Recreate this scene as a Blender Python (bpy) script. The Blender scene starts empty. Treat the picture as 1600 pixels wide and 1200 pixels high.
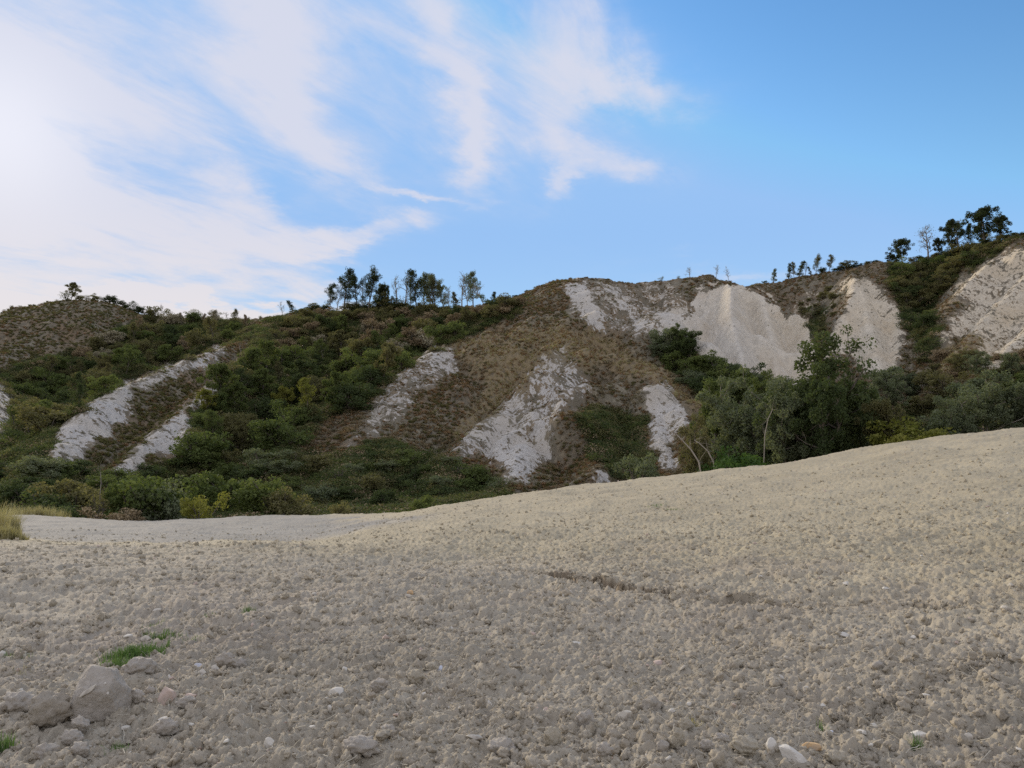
import bpy, math, random
import numpy as np
from mathutils import Vector

# ------------------------------------------------------------------ camera, sky, sun, exposure
scene = bpy.context.scene
C = scene.collection
F = 1232.0                       # focal length in pixels of a 1600 px wide picture
PITCH = math.atan(100 / F)
EYE = 1.6
cam_d = bpy.data.cameras.new('camera'); cam = bpy.data.objects.new('camera', cam_d); C.objects.link(cam)
cam_d.sensor_width = 36; cam_d.lens = 36 * F / 1600
cam_d.clip_start = 0.05; cam_d.clip_end = 8000
cam.location = (0, 0, EYE); cam.rotation_euler = (math.pi / 2 + PITCH, 0, 0)
scene.camera = cam
scene.view_settings.view_transform = 'Standard'; scene.view_settings.look = 'None'
scene.view_settings.gamma = 1; scene.view_settings.use_curve_mapping = False
scene.view_settings.exposure = 0.85
scene.cycles.use_denoising = False; scene.cycles.sample_clamp_indirect = 3.0; scene.cycles.sample_clamp_direct = 6.0; scene.cycles.max_bounces = 5; scene.cycles.diffuse_bounces = 4

SUN_AZ, SUN_EL = -34.0, 19.0     # degrees: to the left of the view, low, behind thin cloud
world = bpy.data.worlds.new('World'); scene.world = world; world.use_nodes = True
wn = world.node_tree; wn.nodes.clear()


class NT:
    """small helper to write node trees as expressions"""
    def __init__(s, tree): s.t = tree
    def node(s, ty, **kw):
        n = s.t.nodes.new(ty)
        for k, v in kw.items(): setattr(n, k, v)
        return n
    def put(s, sock, v):
        if hasattr(v, 'is_output'): s.t.links.new(v, sock)
        else: sock.default_value = v
    def m(s, op, a, b=None, c=None, clamp=False):
        n = s.node('ShaderNodeMath', operation=op); n.use_clamp = clamp
        s.put(n.inputs[0], a)
        if b is not None: s.put(n.inputs[1], b)
        if c is not None: s.put(n.inputs[2], c)
        return n.outputs[0]
    def vm(s, op, a, b=None, scale=None):
        n = s.node('ShaderNodeVectorMath', operation=op)
        s.put(n.inputs[0], a)
        if b is not None: s.put(n.inputs[1], b)
        if scale is not None: s.put(n.inputs['Scale'], scale)
        return n.outputs['Value'] if op in ('LENGTH', 'DOT_PRODUCT') else n.outputs[0]
    def mr(s, v, a, b, c=0.0, d=1.0, ty='SMOOTHSTEP'):
        n = s.node('ShaderNodeMapRange', interpolation_type=ty)
        s.put(n.inputs[0], v); n.inputs[1].default_value = a; n.inputs[2].default_value = b
        n.inputs[3].default_value = c; n.inputs[4].default_value = d
        return n.outputs[0]
    def mix(s, f, a, b, mode='MIX'):
        n = s.node('ShaderNodeMix', data_type='RGBA', blend_type=mode)
        s.put(n.inputs[0], f)
        for i, v in ((6, a), (7, b)):
            if not hasattr(v, 'is_output') and len(v) == 3: v = (*v, 1)
            s.put(n.inputs[i], v)
        return n.outputs[2]
    def noise(s, vec, scale, detail=4, rough=.5, dist=0.0, out=0, lac=2.0):
        n = s.node('ShaderNodeTexNoise')
        if vec is not None: s.put(n.inputs['Vector'], vec)
        n.inputs['Scale'].default_value = scale; n.inputs['Detail'].default_value = detail
        n.inputs['Roughness'].default_value = rough; n.inputs['Distortion'].default_value = dist
        n.inputs['Lacunarity'].default_value = lac
        return n.outputs[out]
    def comb(s, x, y, z):
        n = s.node('ShaderNodeCombineXYZ')
        s.put(n.inputs[0], x); s.put(n.inputs[1], y); s.put(n.inputs[2], z)
        return n.outputs[0]


def ray(px, py):
    u = np.asarray(px, float) - 800; v = 600 - np.asarray(py, float)
    cp, sp = math.cos(PITCH), math.sin(PITCH)
    return u, F * cp - v * sp, v * cp + F * sp

def at(px, py, R):
    """world point seen at pixel (px, py) at horizontal range R"""
    dx, dy, dz = ray(px, py); h = np.hypot(dx, dy)
    return np.stack([dx / h * R, dy / h * R, EYE + dz / h * R], -1)

def proj(x, y, z):
    cp, sp = math.cos(PITCH), math.sin(PITCH)
    d = np.maximum(y * cp + (z - EYE) * sp, 1e-3)
    return 800 + F * x / d, 600 - F * (-y * sp + (z - EYE) * cp) / d

def azel(px, py):
    dx, dy, dz = ray(px, py)
    return math.degrees(math.atan2(dx, dy)), math.degrees(math.atan2(dz, math.hypot(dx, dy)))

# --- the sky: Nishita with thin high cloud laid over it by direction
W = NT(wn)
sky = W.node('ShaderNodeTexSky', sky_type='NISHITA')
sky.sun_disc = False; sky.sun_elevation = math.radians(SUN_EL); sky.sun_rotation = math.radians(SUN_AZ)
sky.air_density = 1.0; sky.dust_density = 0.8; sky.ozone_density = 3.0; sky.altitude = 200
tc = W.node('ShaderNodeTexCoord').outputs['Generated']
sep = W.node('ShaderNodeSeparateXYZ'); W.put(sep.inputs[0], tc)
X, Y, Z = sep.outputs
AZ = W.m('DEGREES', W.m('ARCTAN2', X, Y)); EL = W.m('DEGREES', W.m('ARCSINE', Z))
zz = W.m('ADD', W.m('MAXIMUM', Z, 0.0), 0.16)
flat = W.comb(W.m('DIVIDE', X, zz), W.m('DIVIDE', Y, zz), 0.0)
# domain warp of the blob coordinates makes ragged, wispy outlines
wv = W.noise(flat, 1.7, 7, .62, out=1)
wsep = W.node('ShaderNodeSeparateXYZ'); W.put(wsep.inputs[0], wv)
AZw = W.m('ADD', AZ, W.m('MULTIPLY', W.m('SUBTRACT', wsep.outputs[0], .5), 17.0))
ELw = W.m('ADD', EL, W.m('MULTIPLY', W.m('SUBTRACT', wsep.outputs[1], .5), 11.0))
# (px, py, half length px, half width px, tilt deg counter-clockwise, strength)
BLOBS = [(60, 20, 420, 90, 0, .22), (170, 120, 220, 50, -10, .34), (60, 330, 330, 120, 0, .46), (-320, 200, 420, 400, 0, .6), (20, 210, 150, 130, 0, .45),
         (430, 60, 190, 60, -55, .40), (470, 170, 120, 45, -45, .34), (690, 110, 180, 50, -55, .56), (730, 205, 70, 26, -75, .38), (380, 290, 60, 34, -35, .50),
         (540, 362, 140, 24, 7, .62), (330, 375, 120, 40, -5, .36), (660, 300, 110, 8, -10, .40), (870, 50, 150, 80, -30, .42), (960, 130, 110, 26, -6, .50),
         (880, 190, 70, 30, -20, .42), (960, 250, 90, 34, -20, .52), (880, 300, 40, 22, 50, .42), (640, 210, 130, 40, -30, .22), (820, 130, 120, 80, 0, .22), (560, 40, 150, 60, 0, .35),
         (60, 476, 320, 17, 0, .85), (330, 474, 220, 15, 0, .75), (470, 430, 70, 18, 0, .30), (1130, 425, 200, 16, 0, .22)]
acc = None
for (px, py, hl, hw, tilt, st) in BLOBS:
    a, e = azel(px, py)
    rr = math.degrees(1 / F) * (0.72 + 0.28 * math.cos(math.radians(a)))
    ct, stt = math.cos(math.radians(tilt)), math.sin(math.radians(tilt))
    dA = W.m('SUBTRACT', AZw, a); dE = W.m('SUBTRACT', ELw, e)
    p = W.m('ADD', W.m('MULTIPLY', dA, ct / (hl * rr)), W.m('MULTIPLY', dE, stt / (hl * rr)))
    q = W.m('ADD', W.m('MULTIPLY', dA, -stt / (hw * rr)), W.m('MULTIPLY', dE, ct / (hw * rr)))
    r2 = W.m('ADD', W.m('MULTIPLY', p, p), W.m('MULTIPLY', q, q))
    g = W.m('MULTIPLY', W.m('POWER', 2.718, W.m('MULTIPLY', r2, -1.0)), st)
    acc = g if acc is None else W.m('ADD', acc, g)
fs = W.node('ShaderNodeSeparateXYZ'); W.put(fs.inputs[0], flat)
streak = W.comb(W.m('MULTIPLY', W.m('ADD', fs.outputs[0], fs.outputs[1]), .38), W.m('SUBTRACT', fs.outputs[0], W.m('MULTIPLY', fs.outputs[1], .8)), 0.0)   # combed by the wind
wisp = W.noise(streak, 2.9, 10, .62, .7)
fine = W.noise(streak, 9.0, 8, .62, .4)
gate = W.mr(acc, .0, .35)
tex = W.m('ADD', W.m('MULTIPLY', W.m('SUBTRACT', wisp, .5), 1.65), W.m('MULTIPLY', W.m('SUBTRACT', fine, .5), .5))
cov = W.m('ADD', acc, W.m('MULTIPLY', tex, gate))
cov = W.mr(cov, -.02, .86)
cov = W.m('MULTIPLY', cov, .93)
# unseen cloud added overhead, beside and behind to brighten and whiten the ambient light
om = W.m('MAXIMUM', W.mr(EL, 31, 50), W.m('MAXIMUM', W.mr(W.m('MULTIPLY', AZ, -1.0), 38, 60), W.mr(AZ, 55, 90)))
oc = W.m('MULTIPLY', W.m('MULTIPLY', W.mr(W.m('ADD', wisp, W.m('MULTIPLY', fine, .2)), .30, .56), .94), om)
cov = W.m('MAXIMUM', cov, oc)
# thin cloud brightens towards the veiled sun
sd = Vector((math.sin(math.radians(SUN_AZ)) * math.cos(math.radians(SUN_EL)), math.cos(math.radians(SUN_AZ)) * math.cos(math.radians(SUN_EL)), math.sin(math.radians(SUN_EL))))
dot = W.m('MAXIMUM', W.vm('DOT_PRODUCT', tc, tuple(sd)), 0.0)
glow = W.m('ADD', W.m('MULTIPLY', W.m('POWER', dot, 300.0), 0.9), W.m('MULTIPLY', W.m('POWER', dot, 40.0), 0.12))
ccol = W.mix(W.mr(EL, 2, 20), (4.9, 4.4, 4.15), (3.85, 3.95, 4.6))
gcol = W.vm('SCALE', (1.0, .90, .68), scale=glow)
lp = W.vm('ADD', ccol, gcol)
tint = W.mix(W.mr(EL, 10, 32), (.98, 1.20, 1.17), (.68, 1.0, 1.15))
skyc = W.mix(1.0, sky.outputs[0], tint, 'MULTIPLY')
skyc = W.mix(1.0, skyc, W.mix(W.mr(EL, 2, 16), (2.6, 4.1, 5.4), (1.75, 3.0, 5.0)), 'DARKEN')   # the veiled side of the sky does not flare
final = W.mix(cov, skyc, lp)
bg = W.node('ShaderNodeBackground'); W.put(bg.inputs[0], final); bg.inputs[1].default_value = 0.10
out = W.node('ShaderNodeOutputWorld'); wn.links.new(bg.outputs[0], out.inputs[0])

sun_d = bpy.data.lights.new('sun', 'SUN'); sun_d.energy = 1.5; sun_d.angle = math.radians(12); sun_d.color = (1.0, .86, .66)
sun = bpy.data.objects.new('sun', sun_d); C.objects.link(sun)
sun.rotation_euler = (-sd).to_track_quat('-Z', 'Y').to_euler()

# ------------------------------------------------------------------ numpy noise
def _h(ix, iy, seed):
    n = (ix.astype(np.int64) * 374761393 + iy.astype(np.int64) * 668265263 + seed * 974634777) & 0xFFFFFFFF
    n = ((n ^ (n >> 13)) * 1274126177) & 0xFFFFFFFF
    n = ((n ^ (n >> 16)) * 2246822519) & 0xFFFFFFFF
    return ((n ^ (n >> 15)) & 0xFFFFFF) / float(0xFFFFFF)

def vn(x, y, seed=0):
    """gradient noise, about -0.7 .. 0.7"""
    x = np.asarray(x, float); y = np.asarray(y, float)
    ix = np.floor(x); iy = np.floor(y); fx = x - ix; fy = y - iy
    u = fx * fx * fx * (fx * (fx * 6 - 15) + 10); v = fy * fy * fy * (fy * (fy * 6 - 15) + 10)
    def g(a, b, dx, dy):
        th = _h(ix + a, iy + b, seed) * 6.2831853
        return np.cos(th) * dx + np.sin(th) * dy
    n00 = g(0, 0, fx, fy); n10 = g(1, 0, fx - 1, fy); n01 = g(0, 1, fx, fy - 1); n11 = g(1, 1, fx - 1, fy - 1)
    return (n00 * (1 - u) + n10 * u) * (1 - v) + (n01 * (1 - u) + n11 * u) * v

def fbm(x, y, octv=4, seed=0, gain=.5, lac=2.03):
    s = 0; a = 1.0
    for o in range(octv):
        s = s + a * vn(x, y, seed + o * 17); x = x * lac + 13.7; y = y * lac - 7.1; a *= gain
    return s

def lumps(x, y, cell, seed, rmin=.35, rmax=.75, p=1.0):
    """domed clods: max over random spherical caps, one per cell (height in units of cell)"""
    x = x / cell; y = y / cell
    ix = np.floor(x); iy = np.floor(y); h = np.zeros_like(x)
    for a in (-1, 0, 1):
        for b in (-1, 0, 1):
            cx, cy = ix + a, iy + b
            jx = cx + _h(cx, cy, seed); jy = cy + _h(cx, cy, seed + 1)
            r = rmin + (rmax - rmin) * _h(cx, cy, seed + 2) ** 2
            keep = _h(cx, cy, seed + 3) < p
            an = _h(cx, cy, seed + 4) * 3.14
            dx, dy = x - jx, y - jy
            e = .75 + .5 * _h(cx, cy, seed + 5)
            q = ((dx * np.cos(an) + dy * np.sin(an)) * e) ** 2 + ((-dx * np.sin(an) + dy * np.cos(an)) / e) ** 2
            hh = np.sqrt(np.maximum(r * r - q, 0)) * keep * .8
            h = np.maximum(h, hh)
    return h * cell

def sstep(a, b, x):
    t = np.clip((x - a) / (b - a), 0, 1); return t * t * (3 - 2 * t)

# ------------------------------------------------------------------ tagging and mesh helpers
def tag(o, label=None, cat=None, group=None, kind=None):
    if label: o['label'] = label
    if cat: o['category'] = cat
    if group: o['group'] = group
    if kind: o['kind'] = kind
    return o

def mesh_np(name, verts, faces, mats=(), smooth=True, tri=False):
    """faces: (n,3) or (n,4) int array"""
    me = bpy.data.meshes.new(name); verts = np.ascontiguousarray(verts, np.float32); faces = np.ascontiguousarray(faces, np.int32)
    k = faces.shape[1]
    me.vertices.add(len(verts)); me.vertices.foreach_set('co', verts.ravel())
    me.loops.add(faces.size); me.loops.foreach_set('vertex_index', faces.ravel())
    me.polygons.add(len(faces)); me.polygons.foreach_set('loop_start', np.arange(0, faces.size, k, dtype=np.int32))
    me.update(calc_edges=True)
    me.polygons.foreach_set('use_smooth', np.full(len(faces), bool(smooth)))
    for m_ in mats: me.materials.append(m_)
    return me

def link(name, me, parent=None, loc=None):
    o = bpy.data.objects.new(name, me); C.objects.link(o)
    if parent: o.parent = parent
    if loc is not None: o.location = loc
    return o

def grid_faces(nr, nc, wrap=True):
    i = np.arange(nr - 1)[:, None]; j = np.arange(nc if wrap else nc - 1)[None, :]
    a = i * nc + j; b = i * nc + (j + 1) % nc
    return np.stack([a, b, b + nc, a + nc], -1).reshape(-1, 4)

def azimuths(step, lim=36.5, far=4.0):
    inner = np.arange(-lim, lim, step)
    outer = [lim]; s = step
    while outer[-1] < 320 - lim + 0:
        s = min(s * 1.25, far); outer.append(outer[-1] + s)
        if outer[-1] > 360 - lim - far: break
    rest = np.linspace(lim, 360 - lim, 160)[:-1]
    # ease the outer columns: fine next to the view, coarse behind the camera
    t = np.linspace(0, 1, 170)[:-1]; e = t + .0 * t
    w = 0.5 - 0.5 * np.cos(np.pi * t)
    rest = lim + (360 - 2 * lim) * (t * .25 + w * .75)
    return np.radians(np.concatenate([inner, rest]))

# ------------------------------------------------------------------ the ploughed field
# columns of picture x; per column (range, pixel y) of the ground seen there
FCOL = [(-500, [(12, 875), (20, 845), (30, 830), (45, 815), (60, 812)]),
        (0,    [(10, 897), (14, 848), (20, 846), (28, 842), (36, 820), (44, 806), (52, 803), (62, 830)]),
        (100,  [(10, 897), (14, 850), (20, 850), (28, 842), (36, 824), (44, 811), (50, 807), (62, 840)]),
        (190,  [(10, 897), (14, 852), (20, 854), (28, 842), (36, 828), (44, 820), (50, 816), (62, 850)]),
        (330,  [(10, 897), (14, 852), (20, 854), (28, 842), (36, 824), (44, 814), (50, 810), (62, 845)]),
        (480,  [(10, 897), (14, 852), (20, 850), (28, 838), (36, 820), (44, 808), (50, 805), (62, 840)]),
        (620,  [(10, 897), (14, 853), (20, 828), (26, 812), (32, 804), (40, 803), (50, 803), (62, 840)]),
        (720,  [(10, 897), (14, 852), (20, 820), (26, 800), (34, 785), (42, 795), (50, 815), (62, 845)]),
        (850,  [(10, 897), (14, 850), (20, 813), (27, 785), (36, 763), (44, 775), (62, 830)]),
        (1000, [(10, 896), (14, 846), (20, 806), (28, 770), (38, 748), (46, 762), (62, 815)]),
        (1150, [(10, 895), (14, 842), (20, 800), (28, 757), (39, 732), (48, 748), (62, 800)]),
        (1260, [(10, 893), (14, 838), (20, 793), (28, 748), (40, 716), (48, 730), (62, 785)]),
        (1330, [(10, 892), (14, 836), (20, 790), (28, 742), (40, 704), (48, 716), (62, 775)]),
        (1430, [(10, 890), (14, 833), (20, 782), (28, 728), (40, 686), (48, 696), (62, 755)]),
        (1600, [(10, 888), (14, 828), (20, 772), (30, 706), (44, 667), (54, 676), (66, 730)]),
        (2100, [(10, 885), (14, 822), (20, 765), (30, 700), (44, 655), (54, 660), (66, 700)])]
_fa = []; _fz = []; FR = np.concatenate([np.arange(0, 70, .5), [80, 100, 200]])
for px, pts in FCOL:
    _fa.append(math.atan2(px - 800, F * math.cos(PITCH) + 150 * math.sin(PITCH)))
    R = np.array([p[0] for p in pts], float); z = np.array([at(px, p[1], p[0])[2] for p in pts])
    R = np.concatenate([[0, 5], R, [R[-1] + 20, 260]]); z = np.concatenate([[0, 0], z, [z[-1] - 2.0, z[-1] - 2.5]])
    zi = np.interp(FR, R, z)
    k = np.exp(-np.linspace(-2, 2, 9) ** 2); k /= k.sum()
    zi[:140] = np.convolve(np.pad(zi[:140], 4, mode='edge'), k, 'valid')
    _fz.append(zi)
_fa = np.array(_fa); _fz = np.array(_fz)
FA = np.radians(np.linspace(-180, 180, 721))
FZ = np.stack([np.interp(FA, _fa, _fz[:, j]) for j in range(len(FR))], 1)
# behind the camera the field goes on level
back = sstep(math.radians(50), math.radians(110), np.abs(FA))[:, None]
FZ = FZ * (1 - back) + (-.004 * FR)[None, :] * back
k = np.exp(-np.linspace(-2, 2, 13) ** 2); k /= k.sum()
FZ = np.stack([np.convolve(np.pad(FZ[:, j], 6, mode='wrap'), k, 'valid') for j in range(len(FR))], 1)

def bil(tab, ax, ay, x, y):
    i = np.clip(np.searchsorted(ax, x) - 1, 0, len(ax) - 2); j = np.clip(np.searchsorted(ay, y) - 1, 0, len(ay) - 2)
    u = np.clip((x - ax[i]) / (ax[i + 1] - ax[i]), 0, 1); v = np.clip((y - ay[j]) / (ay[j + 1] - ay[j]), 0, 1)
    return (tab[i, j] * (1 - u) + tab[i + 1, j] * u) * (1 - v) + (tab[i, j + 1] * (1 - u) + tab[i + 1, j + 1] * u) * v

def field_base(x, y):
    return bil(FZ, FA, FR, np.arctan2(x, y), np.hypot(x, y))

def ground_hit(px, py, fn, r0, r1, n=1400):
    px = np.atleast_1d(np.asarray(px, float)); py = np.atleast_1d(np.asarray(py, float))
    R = np.geomspace(r0, r1, n)[None, :]
    dx, dy, dz = ray(px, py); h = np.hypot(dx, dy)
    xx = (dx / h)[:, None] * R; yy = (dy / h)[:, None] * R; zr = EYE + (dz / h)[:, None] * R
    below = zr < fn(xx, yy)
    k_ = np.where(below.any(1), below.argmax(1), -1)
    i = np.arange(len(px)); z = fn(xx[i, k_], yy[i, k_])
    return np.stack([xx[i, k_], yy[i, k_], z], -1), k_ >= 0

# washed-out gully and small cracks, as polylines of picture points with (depth, half width)
def fpt(px, py): return ground_hit(px, py, field_base, 2.5, 60)[0][0]
CRACKS = [([(806, 893), (845, 899), (880, 900), (900, 908), (930, 906), (960, 914), (1000, 919), (1030, 921)], .13, .14),
          ([(890, 902), (905, 916)], .16, .10),
          ([(1085, 928), (1115, 936), (1140, 936), (1165, 930), (1195, 934)], .079, .085), ([(1205, 944), (1245, 947)], .07, .06),
          ([(1030, 921), (1060, 930), (1085, 928)], .05, .10),
          ([(1434, 932), (1455, 939), (1480, 944)], .09, .07), ([(1478, 944), (1492, 936)], .05, .05),
          ([(1345, 1112), (1400, 1095), (1450, 1078), (1500, 1058), (1540, 1040), (1580, 1028)], .035, .07),
          ([(1290, 1128), (1345, 1112)], .03, .06), ([(1120, 1010), (1150, 1004), (1180, 1012)], .05, .06),
          ([(590, 972), (640, 975), (680, 971)], .04, .05)]
CR3 = [([fpt(*p) for p in pts], dep, hw) for pts, dep, hw in CRACKS]

BIGP = fpt(155, 1128)
def seg_dist(x, y, a, b):
    vx, vy = b[0] - a[0], b[1] - a[1]; L2 = vx * vx + vy * vy + 1e-12
    t = np.clip(((x - a[0]) * vx + (y - a[1]) * vy) / L2, 0, 1)
    dx, dy = x - a[0] - t * vx, y - a[1] - t * vy
    return np.hypot(dx, dy), t, (dy * abs(vx) - 0 * dx) / math.sqrt(L2)

def field_detail(x, y):
    r = np.hypot(x, y)
    wx = x + .05 * fbm(x * 3, y * 3, 3, 91) + .012 * vn(x * 22, y * 22, 92); wy = y + .05 * fbm(x * 3 + 40, y * 3, 3, 93) + .012 * vn(x * 22 + 9, y * 22, 94)
    patch = sstep(-.25, .45, fbm(x * .55, y * .55, 3, 7))       # cloddy and fine-tilled areas
    nearc = 1 - sstep(6, 16, r) * .45
    h = .14 * fbm(x * .35, y * .35, 3, 3) * sstep(2, 6, r) + .035 * fbm(x * 1.4, y * 1.4, 3, 5)
    h = h + (.48 * lumps(wx + 9, wy, .075, 25, .3, .68, .9) * (1 - sstep(4.5, 7.5, r + 1.5 * fbm(x, y, 2, 26))))
    h = h + (.62 * lumps(wx, wy, .30, 21, .18, .48, .45) + .30 * lumps(wx + 5, wy, .16, 31, .3, .6, .8)) * (.12 + .70 * patch) * nearc
    h = h + .52 * lumps(wx, wy + 3, .085, 41, .3, .64) * (.25 + .75 * patch)
    h = h + .80 * lumps(wx + 2, wy + 3, .045, 51, .3, .66)
    near = r < 14
    if near.any():
        xn, yn = wx[near], wy[near]
        h[near] = h[near] + (.45 * lumps(xn, yn, .022, 61, .3, .75) + .006 * vn(x[near] * 60, y[near] * 60, 65)) * (1 - sstep(9, 14, r[near]))
    h = h - .020 * sstep(.08, .34, fbm(x * 9, y * 9, 3, 68, .6)) * (1 - sstep(14, 24, r)) - .030 * sstep(.16, .42, fbm(x * 3.6, y * 3.6, 3, 69, .6)) * (1 - sstep(12, 22, r))      # voids between crumbs
    h = h + .016 * fbm(x * 18, y * 18, 4, 66, .6)
    # shallow furrows left by the tines, running up to the right
    h = h + .016 * vn((x * .55 - y * .83) * 2.2, (x + y) * .12, 71) * sstep(3, 7, r)
    h = h + .46 * lumps(wx + 4, wy + 6, .135, 27, .22, .46, .6) * (1 - sstep(3.9, 6.2, r + 1.2 * fbm(x, y, 2, 28)))
    cr = np.zeros_like(h); ex = np.zeros_like(h); lip = np.zeros_like(h)
    for pts, dep, hw in CR3:
        d = np.full(x.shape, 9.0); sg = np.zeros_like(x)
        ax = np.array(pts); sel = (x > ax[:, 0].min() - 1.2) & (x < ax[:, 0].max() + 1.2) & (y > ax[:, 1].min() - 1.2) & (y < ax[:, 1].max() + 1.2)
        if not sel.any(): continue
        xs = x[sel] + .13 * fbm(x[sel] * 5, y[sel] * 5, 5, 81, .6); ys = y[sel] + .13 * fbm(x[sel] * 5, y[sel] * 5 + 30, 5, 83, .6)
        ds = np.full(xs.shape, 9.0); ss = np.zeros_like(xs); tt = np.zeros_like(xs)
        for i in range(len(pts) - 1):
            d1, t1, s1 = seg_dist(xs, ys, pts[i], pts[i + 1])
            m_ = d1 < ds; ds = np.where(m_, d1, ds); ss = np.where(m_, s1, ss); tt = np.where(m_, (i + t1) / (len(pts) - 1), tt)
        wdt = hw * (.6 + .8 * np.clip(.5 + vn(xs * 3, ys * 3, 85), 0, 1)) * (.25 + .75 * np.sqrt(np.clip(np.sin(np.pi * np.clip(tt, .02, .98)), 0, 1)))
        # steep wall on the far side, gentle lip on the near side
        prof = np.where(ss > 0, 1 - sstep(wdt * .25, wdt * .55, ds), 1 - sstep(0, wdt * 1.9, ds)) - .10 * (ss > 0) * np.exp(-((ds - wdt * .9) / (wdt * .5)) ** 2)
        cr[sel] = np.maximum(cr[sel], prof * dep * 1.35 * np.clip(.75 + 1.1 * fbm(xs * 2.3, ys * 2.3, 4, 87), .15, 1.4))
        if dep > .08: lip[sel] = np.maximum(lip[sel], (ss > 0) * sstep(wdt * .30, wdt * .58, ds) * (1 - sstep(wdt * .7, wdt * .8 + .30, ds)) * min(dep * .75, .11) * np.clip(.6 + 1.6 * fbm(xs * 4, ys * 4, 3, 89), 0, 1.4))
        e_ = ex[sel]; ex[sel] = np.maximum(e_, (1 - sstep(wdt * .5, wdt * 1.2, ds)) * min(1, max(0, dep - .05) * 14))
    q_ = BIGP; h = h - .055 * np.exp(-((x - q_[0] + .13) ** 2 + (y - q_[1] + .10) ** 2) / .022) + .03 * np.exp(-((x - q_[0] + .30) ** 2 + (y - q_[1] - .06) ** 2) / .05)
    return h - cr, ex, lip

def field_z(x, y):
    x = np.asarray(x, float); y = np.asarray(y, float); sh = x.shape
    d, _, _ = field_detail(x.ravel(), y.ravel())
    return field_base(x, y) + d.reshape(sh)

rr = [0.05]
while rr[-1] < 66:
    R = rr[-1]
    k_ = .06 if R < 2.2 else (.0034 if R < 7 else (.0046 if R < 14 else .0075))
    rr.append(R * (1 + k_) if R > .5 else R + .1)
rr += [72, 85, 110, 160]
FRR = np.array(rr); FAZ = azimuths(.095)
gx = np.sin(FAZ)[None, :] * FRR[:, None]; gy = np.cos(FAZ)[None, :] * FRR[:, None]
fx, fy = gx.ravel(), gy.ravel()
det, fex, flip = field_detail(fx, fy)
fz = field_base(fx, fy) + det
FZG = fz.reshape(len(FRR), len(FAZ)).T
def fgrid(x, y): return bil(FZG, FAZ, FRR, np.arctan2(x, y), np.hypot(x, y))
fr_ = np.hypot(fx, fy)
faz_d = np.degrees(np.arctan2(fx, fy))
wob = fbm(fx * .25, fy * .25, 4, 101); wob2 = fbm(fx * 1.1, fy * 1.1, 3, 103)
tan = sstep(4.5, 19.0, fr_ + 5.0 * wob + 1.0 * wob2 + .10 * (faz_d + 5))          # dry warm soil
grey = sstep(21, 25, fr_ + 1.0 * wob + .0 * faz_d) * (1 - sstep(-13.5, -8.0, faz_d + 4.0 * wob + .30 * (fr_ - 34)))
red = sstep(.10, .55, wob + .35 * wob2 + .25 - np.abs(fr_ - 7.5) * .07) * (1 - sstep(12, 15, fr_))
fcol = np.stack([tan * (1 - grey), grey, np.clip(red, 0, 1), np.clip(fex, 0, 1)], -1)

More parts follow.
